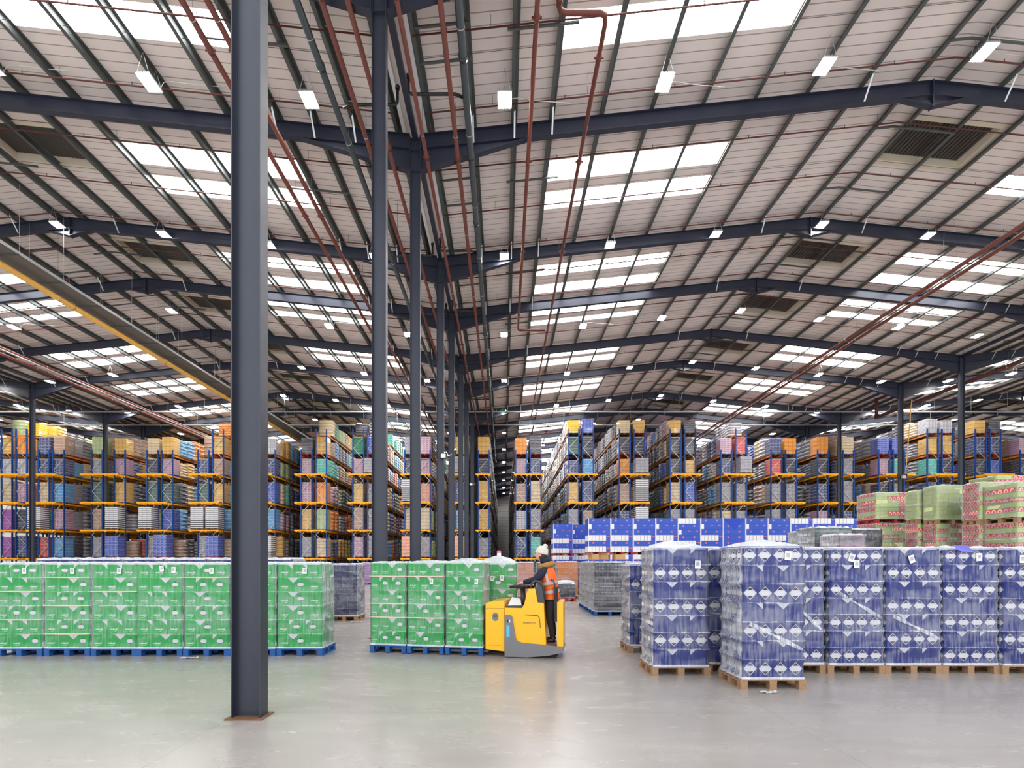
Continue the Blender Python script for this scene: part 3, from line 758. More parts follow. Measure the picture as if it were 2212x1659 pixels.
def bcl(t, x, z, y=-.02, rot=0, big=1.0):
    o = link('barcode_label', BCL, t, (x, y, z)); o.rotation_euler = (0, rot, 0); o.scale = (big, 1, big); return o

# green cartons --------------------------------------------------
GH, GW, GD = .249, .78, .6
gm = M['gcart']; gi = M['inkg']
w3 = GW/3
GX = {}
def gc(key, w, marks):
    if key not in GX: GX[key] = carton_mesh(w, GD/2, GH, gm, marks, ink=gi)
    return GX[key]
def glayer(kind):
    """list of (mesh, x, width)"""
    T = ('txt', .05, .06, .13)
    if kind == 'X': return [(gc('x1', w3, [T, ('tri', w3-.002, .1, 'left')]), 0), (gc('x2', w3, [T, ('tri', w3-.002, .1, 'left')]), w3), (gc('x3', w3, [T]), 2*w3)]
    if kind == 'Y':
        a, c, e = .22, .27, .29
        return [(gc('y1', a, [('txt', .03, .06, .13)]), 0), (gc('y2', c, [('txt', .05, .06, .13), ('tri', c-.001, .1, 'left')]), a),
                (gc('y3', e, [('tri', .001, .1, 'right'), ('gdia', .17, .125, .068)]), a+c)]
    if kind == 'P':
        a, c, e = .27, .28, .23
        return [(gc('p1', a, [('txt', .05, .06, .13), ('tri', a-.001, .1, 'left')]), 0), (gc('p2', c, [('tri', .001, .1, 'right'), ('gdia', .13, .125, .068)]), a),
                (gc('p3', e, [('txt', .03, .06, .13)]), a+c)]
    a, c = .2, .29
    return [(gc('q1', a, [('txt', .03, .06, .13)]), 0), (gc('q2', c, [('tri', .002, .09, 'right'), ('gdia', .13, .125, .068)]), a), (gc('q3', c, [('tri', .002, .09, 'right'), ('gdia', .13, .125, .068)]), a+c)]
GF = {}
M['sheet'] = mat('beige_layer_sheet', srgb(228, 206, 186), .7)
def green_stack(loc, rz, kinds, seed, label, pk='pblue', n=6, group='green carton pallets', labels=(), puff=.0, sag=()):
    t = thing('pallet_stack', label, 'pallet stack', loc, rz, group)
    link('pallet', get_pallet(.82, .66, pk), t)
    for l in range(n):
        z = .13+.01+l*GH; ly = glayer(kinds[l % len(kinds)]); dx = .02+random.uniform(-.004, .004)
        for (me, x) in ly:
            link('carton', me, t, (dx+x, .025, z))
            o = link('carton', me, t, (dx+x, .025+GD/2+.002, z))
    for sl in sag:
        b = MB(); zz = .14+GH*sl
        b.prism([(.0, zz-.004), (.0, zz+.008), (.25, zz+.012), (.6, zz+.009), (.81, zz+.012), (.81, zz-.004), (.5, zz-.01), (.2, zz-.006)], -.004, .06, M['sheet']); b.build('layer_sheet', t)
    k = (seed % 4, n, puff)
    if k not in GF: GF[k] = film_mesh(GW, GD, .14, .14+n*GH, n, seed, .02, m='filmlight', puff=puff)
    link('stretch_wrap', GF[k], t, (.02, .025, 0))
    for (x, z, r) in labels: bcl(t, x, z, .008, r)
    return t
ZG = 8.51
gx = [(-8, 'YXQYXQ', 'cut by the left picture edge'), (95, 'YQYQYQ', 'second from the left edge'), (198, 'YXYXYX', 'third from the left edge'), (296, 'YXYXYX', 'fourth from the left edge'),
      (397, 'QPQPQP', 'just left of the nearest column'), (496, 'QPQPQP', 'half hidden by the nearest column'), (597, 'PQPPPX', 'at the right end of the row')]
for i, (p, kd, wh) in enumerate(gx):
    lb_ = [(.5, 1.5, 0)] if i not in (3,) else [(.45, 1.54, -.12), (.66, 1.52, 0)]
    green_stack((PX(p, ZG)-.01, ZG+random.uniform(-.02, .02), 0), 0, kd, i, 'green carton stack on blue pallet in left row, %s' % wh, labels=lb_, sag=[(2, 4), (1, 3, 5), (4,), (), (5,), (), ()][i])
# navy stacks behind the green row
NF = {}
def plain_stack(name, loc, rz, w, d, h, nl, m, pk, label, cat='pallet stack', group=None, seed=0, cols=2, band=None, film='film', seamcol=None, bw=.35, wrap=True, z0=.14, top='filmtop', sp=.02):
    t = thing(name, label, cat, loc, rz, group)
    link('pallet', get_pallet(w+.04, d+.04, pk), t, (-.02, -.02, 0))
    H = (h-z0)/nl; key = (w, d, H, m, cols, band, bw)
    if key not in NF:
        b = MB(); cw = w/cols
        b.box(0.004, cw-.004, .004, d-.004, 0, H-.004, M[m])
        if band: b.box(0.002, cw-.002, .001, d-.001, H*.5-H*bw/2, H*.5+H*bw/2, M[band])
        NF[key] = b.mesh('carton')
    for l in range(nl):
        for c in range(cols):
            link('carton', NF[key], t, (c*w/cols, random.uniform(0, .012), z0+l*H))
    if wrap: link('stretch_wrap', film_mesh(w, d, z0, z0+nl*H, nl, seed, sp, m=film, top=top), t)
    return t
for i in range(6):
    plain_stack('pallet_stack', (PX(-8+101*i, ZG)-.02, ZG+.78, 0), 0, .78, .6, 1.72, 6, 'bcart', 'wood', 'dark blue stack right behind green row, %s from left edge' % ORD[i], group='blue stacks behind the green row', seed=i)
# grey wrapped stack behind the row end, magenta stack by the racks
plain_stack('pallet_stack', (PX(716, 13.67), 13.67, 0), 0, .72, .75, 1.6, 7, 'cN', 'wood', 'grey-blue wrapped stack with torn film behind end of green row', seed=31, cols=3)
plain_stack('pallet_stack', (PX(779, 35.9), 35.9, 0), 0, 1.1, .9, 1.62, 7, 'cP', 'pblue', 'magenta carton stack on blue pallet in front of racks', seed=32, cols=4, band='sP')

# blue diamond cartons ------------------------------------------------
BW, BD, BH = .79, .6, .246
bm = M['bcart']; bi = M['ink']
c4 = carton_mesh(BW/4, BD/2, BH, bm, [('dia', BW/8, BH*.52, .083)], sidemark=True, ink=bi)
ws = [.27, .26, .26]
cB1 = carton_mesh(ws[0], BD/2, BH, bm, [('tri', ws[0]-.001, .085, 'left')], sidemark=True, ink=bi)
cB2 = carton_mesh(ws[1], BD/2, BH, bm, [('tri', .001, .085, 'right')], ink=bi)
cB3 = carton_mesh(ws[2], BD/2, BH, bm, [('tri', .004, .085, 'right')], sidemark=True, ink=bi)
cA1 = carton_mesh(ws[0], BD/2, BH, bm, [('tri', ws[0]-.004, .085, 'left')], sidemark=True, ink=bi)
cA2 = carton_mesh(ws[1], BD/2, BH, bm, [('tri', ws[1]-.001, .085, 'left')], ink=bi)
cA3 = carton_mesh(ws[2], BD/2, BH, bm, [('tri', .001, .085, 'right')], sidemark=True, ink=bi)
BF = {}
def blue_stack(loc, rz, pattern, seed, label, n=7, labels=(), puff=0, lean=0, w=.86, d=.64, milky=False):
    t = thing('pallet_stack', label, 'pallet stack', loc, rz, 'blue diamond carton pallets')
    link('pallet', get_pallet(w, d, 'wood'), t)
    for l in range(n):
        z = .135+.005+l*BH; kd = pattern[(n-1-l) % len(pattern)]; dx = .035+random.uniform(-.006, .006)+lean*l
        if kd == 'A': ly = [(c4, i*BW/4) for i in range(4)]
        elif kd == 'B': ly = [(cB1, 0), (cB2, ws[0]), (cB3, ws[0]+ws[1])]
        else: ly = [(cA1, 0), (cA2, ws[0]), (cA3, ws[0]+ws[1])]
        for me, x in ly:
            link('carton', me, t, (dx+x, .022, z)); link('carton', me, t, (dx+x, .022+BD/2+.002, z))
    k = (seed % 5, n, lean, puff, milky)
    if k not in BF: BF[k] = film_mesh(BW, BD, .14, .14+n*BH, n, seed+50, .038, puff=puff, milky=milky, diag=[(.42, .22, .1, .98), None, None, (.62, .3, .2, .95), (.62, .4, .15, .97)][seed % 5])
    link('stretch_wrap', BF[k], t, (.035, .022, 0))
    for li, (x, z, r) in enumerate(labels): bcl(t, x, z, .004-.004*li, r, 1.15)
    return t
blue_stack((3.07, 6.27, 0), 0, 'ACACACA', 0, 'blue diamond carton stack standing forward of the row, nearest the camera', labels=[(.62, 1.74, .05)], puff=.07, milky=True)
blue_stack((2.155, 7.03, 0), 0, 'BABABAB', 1, 'blue diamond carton stack left of the nearest one, loose film on top', labels=[(.67, 1.62, .03)], puff=.1, milky=True)
blue_stack((3.04, 7.25, 0), 0, 'BABABAB', 2, 'blue diamond stack seen through gap behind the nearest stack', w=.84)
blue_stack((3.94, 7.19, 0), 0, 'ABABABA', 3, 'blue diamond stack half hidden by right side of the nearest one')
blue_stack((4.80, 7.16, 0), 0, 'ABABABA', 4, 'blue diamond stack right of the nearest one, first fully seen', labels=[(.36, 1.72, .3), (.43, 1.63, .0)])
blue_stack((5.65, 7.16, 0), 0, 'BABABAB', 0, 'blue diamond stack with white triangles on its top layer', labels=[(.4, 1.7, -.3)])
blue_stack((6.50, 7.16, 0), 0, 'ABABABA', 1, 'blue diamond stack with violet card on its top', labels=[(.55, 1.73, 0)], puff=.02)
blue_stack((7.35, 7.12, 0), 0, 'BABABAB', 2, 'blue diamond stack cut by the right picture edge', labels=[(.3, 1.7, .02)])
blue_stack((2.27, 8.79, 0), 0, 'BABABB', 3, 'lower blue stack at the left back of the blue group', n=6, w=.84, milky=True)
blue_stack((3.2, 8.7, 0), 0, 'ABABABA', 4, 'blue stack in second row behind the nearest blue stacks', w=.84)
for i in range(4): blue_stack((4.1+.86*i, 7.95, 0), 0, 'ABABABA', i, 'blue stack of the second row, hidden behind the front blue row', w=.84)
b = MB(); b.poly([(0, 0, .0), (.2, -.02, 0), (.3, -.03, -.1), (.1, -.03, -.09)], M['purplecard']); b.poly([(0, .002, .002), (.1, -.028, -.088), (.3, -.028, -.098), (.2, -.018, .002)], M['purplecard'])
tag(b.build('violet_card', None, (6.62, 7.13, 1.9)), 'violet card lying folded over top edge of a blue stack', 'card')

# dark wrapped carton row beyond the aisle floor
for i in range(3):
    plain_stack('pallet_stack', (2.82+.02*i, 14.98+1.12*i, 0), 0, .95, 1.0, 1.66, 8, 'cD', 'pblue', ['charcoal crate-like stack in clear film at front of dark row', 'grey wrapped stack second in dark row, its side visible', 'grey wrapped stack at back of dark row, its side visible'][i], seed=60+i, cols=8 if i == 0 else 4, band='sD' if i == 0 else None, sp=.04)
plain_stack('pallet_stack', (3.9, 15.6, 0), 0, .9, 1.0, 1.66, 8, 'cD', 'wood', 'charcoal wrapped stack right of the dark row, mostly hidden', seed=66, cols=3)
for i, (x, y, s, r) in enumerate(((2.75, 15.2, .25, .3), (3.1, 15.3, .3, 1.2), (3.55, 15.25, .32, .1), (3.0, 16.5, .3, .8))):
    t = thing('open_carton', ['open brown carton on the dark stack, left corner', 'flattened brown carton leaning on the dark stack', 'open brown carton with raised flaps on dark stack', 'open brown carton farther back on dark row'][i], 'carton', (x+.1, y+.1, 1.74), r)
    b = MB(); q = s; b.box(-q/2, q/2, -q/2, -q/2+.006, 0, .16, M['kraft']); b.box(-q/2, q/2, q/2-.006, q/2, 0, .16, M['kraft']); b.box(-q/2, -q/2+.006, -q/2, q/2, 0, .16, M['kraft']); b.box(q/2-.006, q/2, -q/2, q/2, 0, .16, M['kraft']); b.box(-q/2, q/2, -q/2, q/2, 0, .006, M['kraft']); b.build('box_body', t)
    for s2 in (1, -1):
        b = MB(); b.poly([(s2*q/2, -q/2, .16), (s2*q/2, q/2, .16), (s2*(q/2+.13), q/2, .2), (s2*(q/2+.13), -q/2, .22)], M['kraft']); b.build('flap', t)
# orange and brown stacks, red-pallet pile
plain_stack('pallet_stack', (PX(1204, 22), 22, 0), 0, .95, .9, 1.68, 6, 'cO', 'wood', 'orange shrink-wrapped stack behind the truck driver', seed=70, cols=2)
plain_stack('pallet_stack', (PX(1113, 22), 22.2, 0), 0, .85, .9, 1.66, 6, 'cF', 'wood', 'brownish pink wrapped stack in front of the driver\'s face', seed=71, cols=2)
plain_stack('pallet_stack', (PX(1166, 22), 23.4, 0), 0, .85, .9, 1.66, 6, 'cH', 'wood', 'grey wrapped stack behind the driver, almost hidden', seed=73, cols=2)
t = plain_stack('pallet_stack', (PX(1206, 20.6), 20.6, 0), 0, .72, .6, .75, 4, 'cD', 'pred', 'low white-wrapped pile on red pallet behind the truck', seed=72, cols=3, sp=.03)
b = MB(); b.sphere((.36, .3, .78), (.4, .34, .12), M['filmtop'], 14, 8); b.build('loose_film', t)

# bright blue and white carton wall --------------------------------
bwm = {}
def bw_stack(loc, rowcode, label, w=.97, d=.9, z0=0, h=1.6):
    t = thing('pallet_stack', label, 'pallet stack', loc, 0, 'blue and white carton stacks')
    link('pallet', get_pallet(w+.02, d, 'pred', .12), t)
    n = len(rowcode); H = (h-.12)/n
    for l, c in enumerate(reversed(rowcode)):
        key = (c, round(H, 3), w)
        if key not in bwm:
            b = MB()
            if c == 'b':
                b.box(0, w, 0, d, 0, H-.003, M['cblue'])
                for q in (.22, .72): b.box(w*q-.045, w*q+.045, -.003, 0, H*.6, H*.74, M['corange']); b.box(w*q-.03, w*q+.03, -.003, 0, H*.48, H*.54, M['pink'])
            elif c == 'c':                    # blue with white end label
                b.box(0, w, 0, d, 0, H-.003, M['cblue']); b.box(.01, .13, -.003, 0, .02, H-.02, M['white'])
                for q in (.5, .84): b.box(w*q-.05, w*q+.05, -.003, 0, H*.62, H*.76, M['corange'])
            else:
                b.box(0, w*.8, 0, d, 0, H-.003, M['white']); b.box(w*.8, w, 0, d, 0, H-.003, M['cblue']); b.box(w*.83, w*.97, -.003, 0, H*.6, H*.76, M['corange'])
                for q in range(1, 5): b.box(w*.8*q/5-.006, w*.8*q/5+.006, -.003, 0, .01, H-.01, M['inkg'])
            bwm[key] = b.mesh('carton')
        link('carton', bwm[key], t, (0.01, 0, .12+l*H))
    for xx in (0, w):
        b = MB(); b.box(xx, xx+.022, -.006, .0, .1, h, M['white']); b.build('corner_post', t)
    return t
ZB = 21.5
cols_ = ['bcbwbw', 'bcbwbw', 'bcbwbw', 'bcbwbw', 'wbcbww', 'bcbwbw', 'bbbbbw', 'bcbwbw', 'bcbwbw']
for i in range(12):
    x = PX(1271+48.6*i, ZB)
    rc = cols_[i] if i < 9 else 'wbbbbb'
    bw_stack((x, ZB, 0), 'wbwbbwbbw', 'blue and white carton stack at floor level, %s from left of its wall' % ORD[i], h=2.0)
    bw_stack((x, ZB, 2.0), rc, 'blue and white carton stack on upper tier, %s from left of its wall' % ORD[i], h=1.62)
    if i == 6:
        b = MB(); b.poly([(.02, -.01, 1.6), (.97, -.01, 1.6), (.5, -.01, 1.12)], mat('blue_flag_card', srgb(20, 66, 196), .5)); b.poly([(.02, -.004, 1.6), (.5, -.004, 1.12), (.97, -.004, 1.6)], M['cblue'])
        tag(b.build('blue_sheet', None, (x, ZB, 2.0)), 'blue triangular sheet hanging over upper blue and white stack', 'sheet')
for i, p in enumerate((1195,)):
    x = PX(p, 24.2)
    bw_stack((x, 24.2, 0), 'wbwbbwbbw', 'blue and white floor stack set back at left end of wall', h=2.0, d=1.1)
    bw_stack((x, 24.2, 2.0), 'bcbwbw', 'blue and white upper stack set back at left end of wall', h=1.58, d=1.1)
    bw_stack((x+1.02, 24.7, 0), 'wbwbbwbbw', 'blue and white floor stack in recess left of wall front', h=2.0, d=1.1)
    bw_stack((x+1.02, 24.7, 2.0), 'bcbwbw', 'blue and white upper stack in recess left of wall front', h=1.58, d=1.1)
# tall grey and violet stacks
plain_stack('pallet_stack', (PX(1760, 13), 13, 0), 0, .98, .8, 2.6, 12, 'cE', 'wood', 'tall dark grey-green wrapped stack behind blue row', seed=80, cols=3, band='sE')
plain_stack('pallet_stack', (PX(1738, 13.8), 13.8, 0), 0, .8, .8, 2.55, 8, 'cH', 'wood', 'tall lilac grey wrapped stack left of dark grey-green one', seed=81)
plain_stack('pallet_stack', (PX(1812, 12), 12, 0), 0, .66, .7, 2.35, 8, 'cM', 'wood', 'tall mauve wrapped stack with rumpled top behind blue row', seed=82, band='sH')
plain_stack('pallet_stack', (PX(1838, 13.9), 13.9, 0), 0, .9, .8, 2.62, 9, 'cD', 'wood', 'tall charcoal wrapped stack left of pale green stacks', seed=83, cols=3)

# pale green and red tray stacks ------------------------------------
tr = {}
def tray(kind, w, d, h):
    key = (kind, round(w, 3), d, h)
    if key in tr: return tr[key]
    b = MB(); b.box(.002, w-.002, .002, d-.002, 0, h-.004, M['lgreen'])
    def arches(side, n, u0, u1):
        F = Face(b, side, w, d)
        F.poly([(u0, h*.1), (u1, h*.1), (u1, h*.93), (u0, h*.93)], M['lred'], .002)
        for i in range(n):
            c = u0+(u1-u0)*(i+.5)/n; r = (u1-u0)/n*.42
            F.poly([(c+r*math.cos(a*math.pi/8), h*.12+h*.75*math.sin(a*math.pi/8)) for a in range(9)], M['pink'], .003)
            F.poly([(c+r*.5*math.cos(a*math.pi/6), h*.2+h*.4*math.sin(a*math.pi/6)) for a in range(7)], M['lred'], .004)
    if kind == 'a': arches('f', 4, w*.04, w*.96); arches('l', 5, d*.06, d*.94)
    else:
        F = Face(b, 'f', w, d); G = Face(b, 'l', w, d)
        for u in (.5,): F.poly([(w*u-.03, h*.45), (w*u+.03, h*.45), (w*u+.03, h*.75), (w*u-.03, h*.75)], M['pink'], .002)
        if kind == 'q': arches('l', 5, d*.06, d*.94)
    tr[key] = b.mesh('tray'); return tr[key]
def tray_stack(loc, rz, w, d, nl, lab, pat, pk='wood', h=.115):
    t = thing('pallet_stack', lab, 'pallet stack', loc, rz, 'pale green tray stacks')
    link('pallet', get_pallet(w, d, pk), t)
    for l in range(nl):
        p = pat[l % len(pat)]; n = len(p); x = 0
        wid = [1.5 if c == 'a' else 1.0 for c in p]; tot = sum(wid)
        for c, ww in zip(p, wid):
            cw = w*ww/tot; link('tray', tray(c, cw, d, h), t, (x+random.uniform(-.006, .006), random.uniform(-.01, .01), .13+l*h)); x += cw
    link('stretch_wrap', film_mesh(w, d, .13, .13+nl*h, max(2, nl//3), int(loc[0]*10), .012, m='filmlight', top='filmlight', skirt=False), t)
    return t
def tower(px, Y, w, d, top_y, mid_y, lab, pats, rz=0, pk='wood'):
    x = PX(px, Y); zt = EYE+(HY-top_y)/FPX*Y; zm = EYE+(HY-mid_y)/FPX*Y
    h = .115; nl = round((zt-zm-.13)/h)
    tray_stack((x, Y, zm), rz, w, d, nl, 'pale green tray stack on top tier, '+lab, pats[0], pk)
    n1 = int((zm/2-.13)/h); hh = (zm/2-.13)/n1
    for q in (0, 1):
        t = tray_stack((x, Y, q*zm/2), rz, w, d, n1, 'pale green tray stack on %s tier, %s' % (('bottom', 'middle')[q], lab), pats[1], 'wood', hh)
tower(1893, 14.7, 1.2, .8, 1063, 1130, 'left end of the green wall', (['qpa', 'pap', 'qpa', 'qpa'], ['qa', 'aq', 'ppp']), pk='pred')
tower(1982, 13.6, .55, .4, 1062, 1131, 'narrow one second from left', (['pp'], ['a', 'q']))
tower(2024, 13.1, .9, .42, 1052, 1132, 'plain faced, third from left', (['ppp', 'pp'], ['aqa', 'qa']))
tower(2116, 12.0, .96, .45, 1038, 1133, 'with red arches, second from right end', (['qpa', 'qpa', 'qpa', 'app', 'qpa', 'aap'], ['app', 'qpa', 'aa']))
tower(2198, 11.2, .9, .8, 1040, 1128, 'cut by the right picture edge', (['pa', 'ap'], ['pa', 'ap']))
tower(2150, 14.4, 1.2, .8, 1024, 1120, 'in second row behind right end', (['aa', 'pa'], ['pa', 'ap']))

# scraps of film on the floor
for i, (x, y, s, lab) in enumerate(((3.35, 6.1, .22, 'crumpled film scrap in front of the nearest blue stack'), (PX(412, 8.35), 8.3, .3, 'crumpled film scrap below the green row'), (PX(770, 13.3), 13.3, .35, 'torn film trailing on floor beside grey-blue stack'))):
    b = MB(); g = 10; rnd = random.Random(i); base = 0
    for a in range(g+1):
        for c in range(4): b.v.append((s*(a/g-.5)+rnd.uniform(-.01, .01), (c-1.5)*.025+.02*math.sin(a*.9), .004+rnd.uniform(0, .022)))
    for a in range(g):
        for c in range(3): q = a*4+c; b.f.append((q, q+4, q+5, q+1)); b.m.append(b.mi(M['filmtop'])); b.smooth.append(False)
    tag(b.build('film_scrap', None, (x, y, 0)), lab, 'plastic film')
# ------------------------------------------------------------------ pallet racking
LEV = [0.0, 2.02, 4.46, 6.84, 9.28, 11.1, 12.95]
YF, YR, YB = 41.6, 42.5, 95.0
FW, OFF = .95, 1.29
# px of first upright, single/double, tall flags, front loads per level (from level 1 up) for both frames
RACKS = [
 (2, 2, (1, 1), 'PPCWA', 'NDMWO'), (82, 2, (0, 0), 'RZCNN', 'SMSNK'), (197, 2, (0, 0), 'HKEHL', 'BZAMA'), (317, 2, (0, 0), 'HZEDC', 'BBEMA'),
 (427, 2, (0, 1), 'WZEN-', 'BZAKA'), (539, 2, (0, 0), 'BZBNH', 'ZSBNW'), (650, 2, (0, 1), 'HAMMD', 'CLOTA'), (762, 2, (1, 1), 'MKAMG', 'HHHHB'),
 (874, 2, (0, 0), 'FCZDH', 'HCFMM'), (984, 1, (0,), 'FSBHA', ''), (1033, 1, (0,), 'HAADA', ''), (1114, 2, (0, 0), 'NWKMO', 'THCND'),
 (1227, 2, (1, 1), 'HHANEY', 'KKNSDB'), (1338, 2, (1, 1), 'DNKODC', 'DZZHDA'), (1448, 2, (1, 1), 'WHCDDA', 'HHBADD'), (1558, 2, (0, 1), 'DCHNM', 'DHHHR'),
 (1666, 2, (0, 0), 'DHHRN', 'DHHDO'), (1767, 1, (0,), 'DMNDO', ''), (1822, 1, (0,), 'DNHHC', ''), (1899, 2, (0, 0), 'DHDMB', 'DHHTB'),
 (2004, 2, (1, 1), 'DHNTAW', 'DHNDAW'), (2108, 2, (1, 1), 'DHHDNA', 'DHNBND'), (2205, 1, (0,), 'DHDDM', '')]
up_m = {}
def upright_mesh(h):
    if h not in up_m:
        b = MB(); m = M['rblue']; b.box(-.05, -.042, 0, .09, 0, h, m); b.box(.042, .05, 0, .09, 0, h, m); b.box(-.05, .05, 0, .008, 0, h, m); b.box(-.09, .09, -.03, .12, 0, .01, m)
        up_m[h] = b.mesh('upright')
    return up_m[h]
def zig(h):
    b = MB(); z = .3; s = 0
    while z+.95 < h:
        x0, x1 = (.05, FW-.05) if s % 2 == 0 else (FW-.05, .05)
        b.bar((x0, .05, z), (x1, .05, z+.95), .045, .03, M['galv'], up=(0, 1, 0)); z += .95; s += 1
    for zz in (.3, z): b.bar((.05, .05, zz), (FW-.05, .05, zz), .04, .03, M['galv'], up=(0, 1, 0))
    return b.mesh('bracing')
zigm = {11.55: zig(11.55), 13.4: zig(13.4)}
def beam_mesh(mname, y0):
    b = MB(); b.box(-.025, .025, y0, YB, -.12, 0, M[mname]); return b.mesh('beam')
bmY = beam_mesh('ryel', YF); bmO = beam_mesh('rorange', YF); bmT = beam_mesh('rorange', YR)
fbm = {}
def front_bar(n, OFF):
    if (n, OFF) not in fbm:
        b = MB(); L = (OFF+FW if n == 2 else FW)
        b.box(-.18, L+.18, 0, .06, -.11, .02, M['ryel'])
        for x in ((0, FW, OFF, OFF+FW) if n == 2 else (0, FW)): b.box(x-.07, x+.07, -.005, .9, -.19, -.11, M['ryel'])
        fbm[(n, OFF)] = b.mesh('front_bar')
    return fbm[(n, OFF)]
shelf = {}
def bay_posts(h, k0, k1, x0):
    b = MB()
    for k in range(k0, k1):
        y = YR+2.85*k
        if y > YB: break
        for x in (x0, x0+FW): b.box(x-.05, x+.05, y, y+.09, 0, h, M['rblue'])
    return b.mesh('upright')
lm = {}
LH = {1: 1.9, 2: 1.85, 3: 1.85, 4: 1.42, 5: 1.6, 6: 1.25, 0: 1.5}
def load_mesh(c, w, d, h):
    key = (c, round(w, 2), round(d, 2), round(h, 2))
    if key in lm: return lm[key]
    b = MB(); n = {'Z': 11, 'M': 8, 'A': 7, 'W': 10, 'B': 8, 'O': 4, 'L': 4, 'K': 5, 'H': 5, 'D': 6}.get(c, 6); H = h/n; rnd = random.Random(hash(c) % 97 if False else ord(c))
    for l in range(n):
        dx = rnd.uniform(-.008, .008); main, sec = M['c'+c], M['s'+c]; z = l*H
        b.box(dx, w+dx, 0, d, z+.006, z+H-.01, main)
        if c in 'ZMWBNCDPTSEKR' or (c == 'A' and l % 2):
            f_ = .36 if c == 'Z' else .22
            b.box(dx-.006, w+dx+.006, -.006, d+.006, z+H*(.96-f_), z+H*.96, sec)
            nn = 3 if c in 'WBMN' else 0
            for q in range(nn): b.box(dx+w*(q+.75)/3.5, dx+w*(q+1.05)/3.5, -.01, -.005, z+H*.2, z+H*.55, sec)
        for q in (1, 2):
            b.box(dx+w*q/3-.004, dx+w*q/3+.004, -.004, 0, z+.01, z+H-.01, M['seam'])
    b.box(.02, w-.02, .02, d-.02, h-.012, h, M['c'+c]); b.box(.015, w-.015, .015, d-.015, .01, h-.02, M['seam'])
    lm[key] = b.mesh('wrapped_cartons'); return lm[key]
PK = ['wooddk', 'wooddk', 'pblue', 'pred']
LN = ['floor', 'first', 'second', 'third', 'fourth', 'fifth', 'sixth']
TOTAL = 0
rest = []                                     # (x, y, z, w, d, h, colour)
LEFTPAL = 'HHNDDBMAKZCOWVSTHNDGLR'; RIGHTPAL = 'HHHWHNDDMHWKBWDHCSNDEH'
def place_load(rk, side, l, x, y, c, d=.86, slot=0, w=1.0):
    global TOTAL
    rnd = random.Random(rk*91+side*17+l*5+slot*3)
    h = LH[l]*rnd.uniform(.86, 1.0) if c != 'Z' else LH[l]*.98
    zt = LEV[l]+h+.13
    if zt > rh(x+.5)-.05: h = rh(x+.5)-.05-LEV[l]-.13
    w = w*rnd.uniform(.95, 1.05); h = round(h*8)/8; w = round(w*10)/10
    wh = 'front pallet' if slot == 0 else '%s pallet back' % ORD[slot]
    t = thing('wrapped_pallet', '%s load, %s, %s shelf, %s column of %s rack from left' % (CNAME[c], wh, LN[l], ('left', 'right')[side], ORD[rk]), 'pallet', (x+(FW-w)/2, y, LEV[l]+.002), 0, 'wrapped pallets on the racks')
    if l == 0: t['label'] = '%s load, %s, on floor, %s column of %s rack from left' % (CNAME[c], wh, ('left', 'right')[side], ORD[rk])
    link('pallet', get_pallet(w, d, PK[rnd.randrange(4)]), t); link('wrapped_cartons', load_mesh(c, w, d, h), t, (0, 0, .13)); TOTAL += 1
side_slots = []
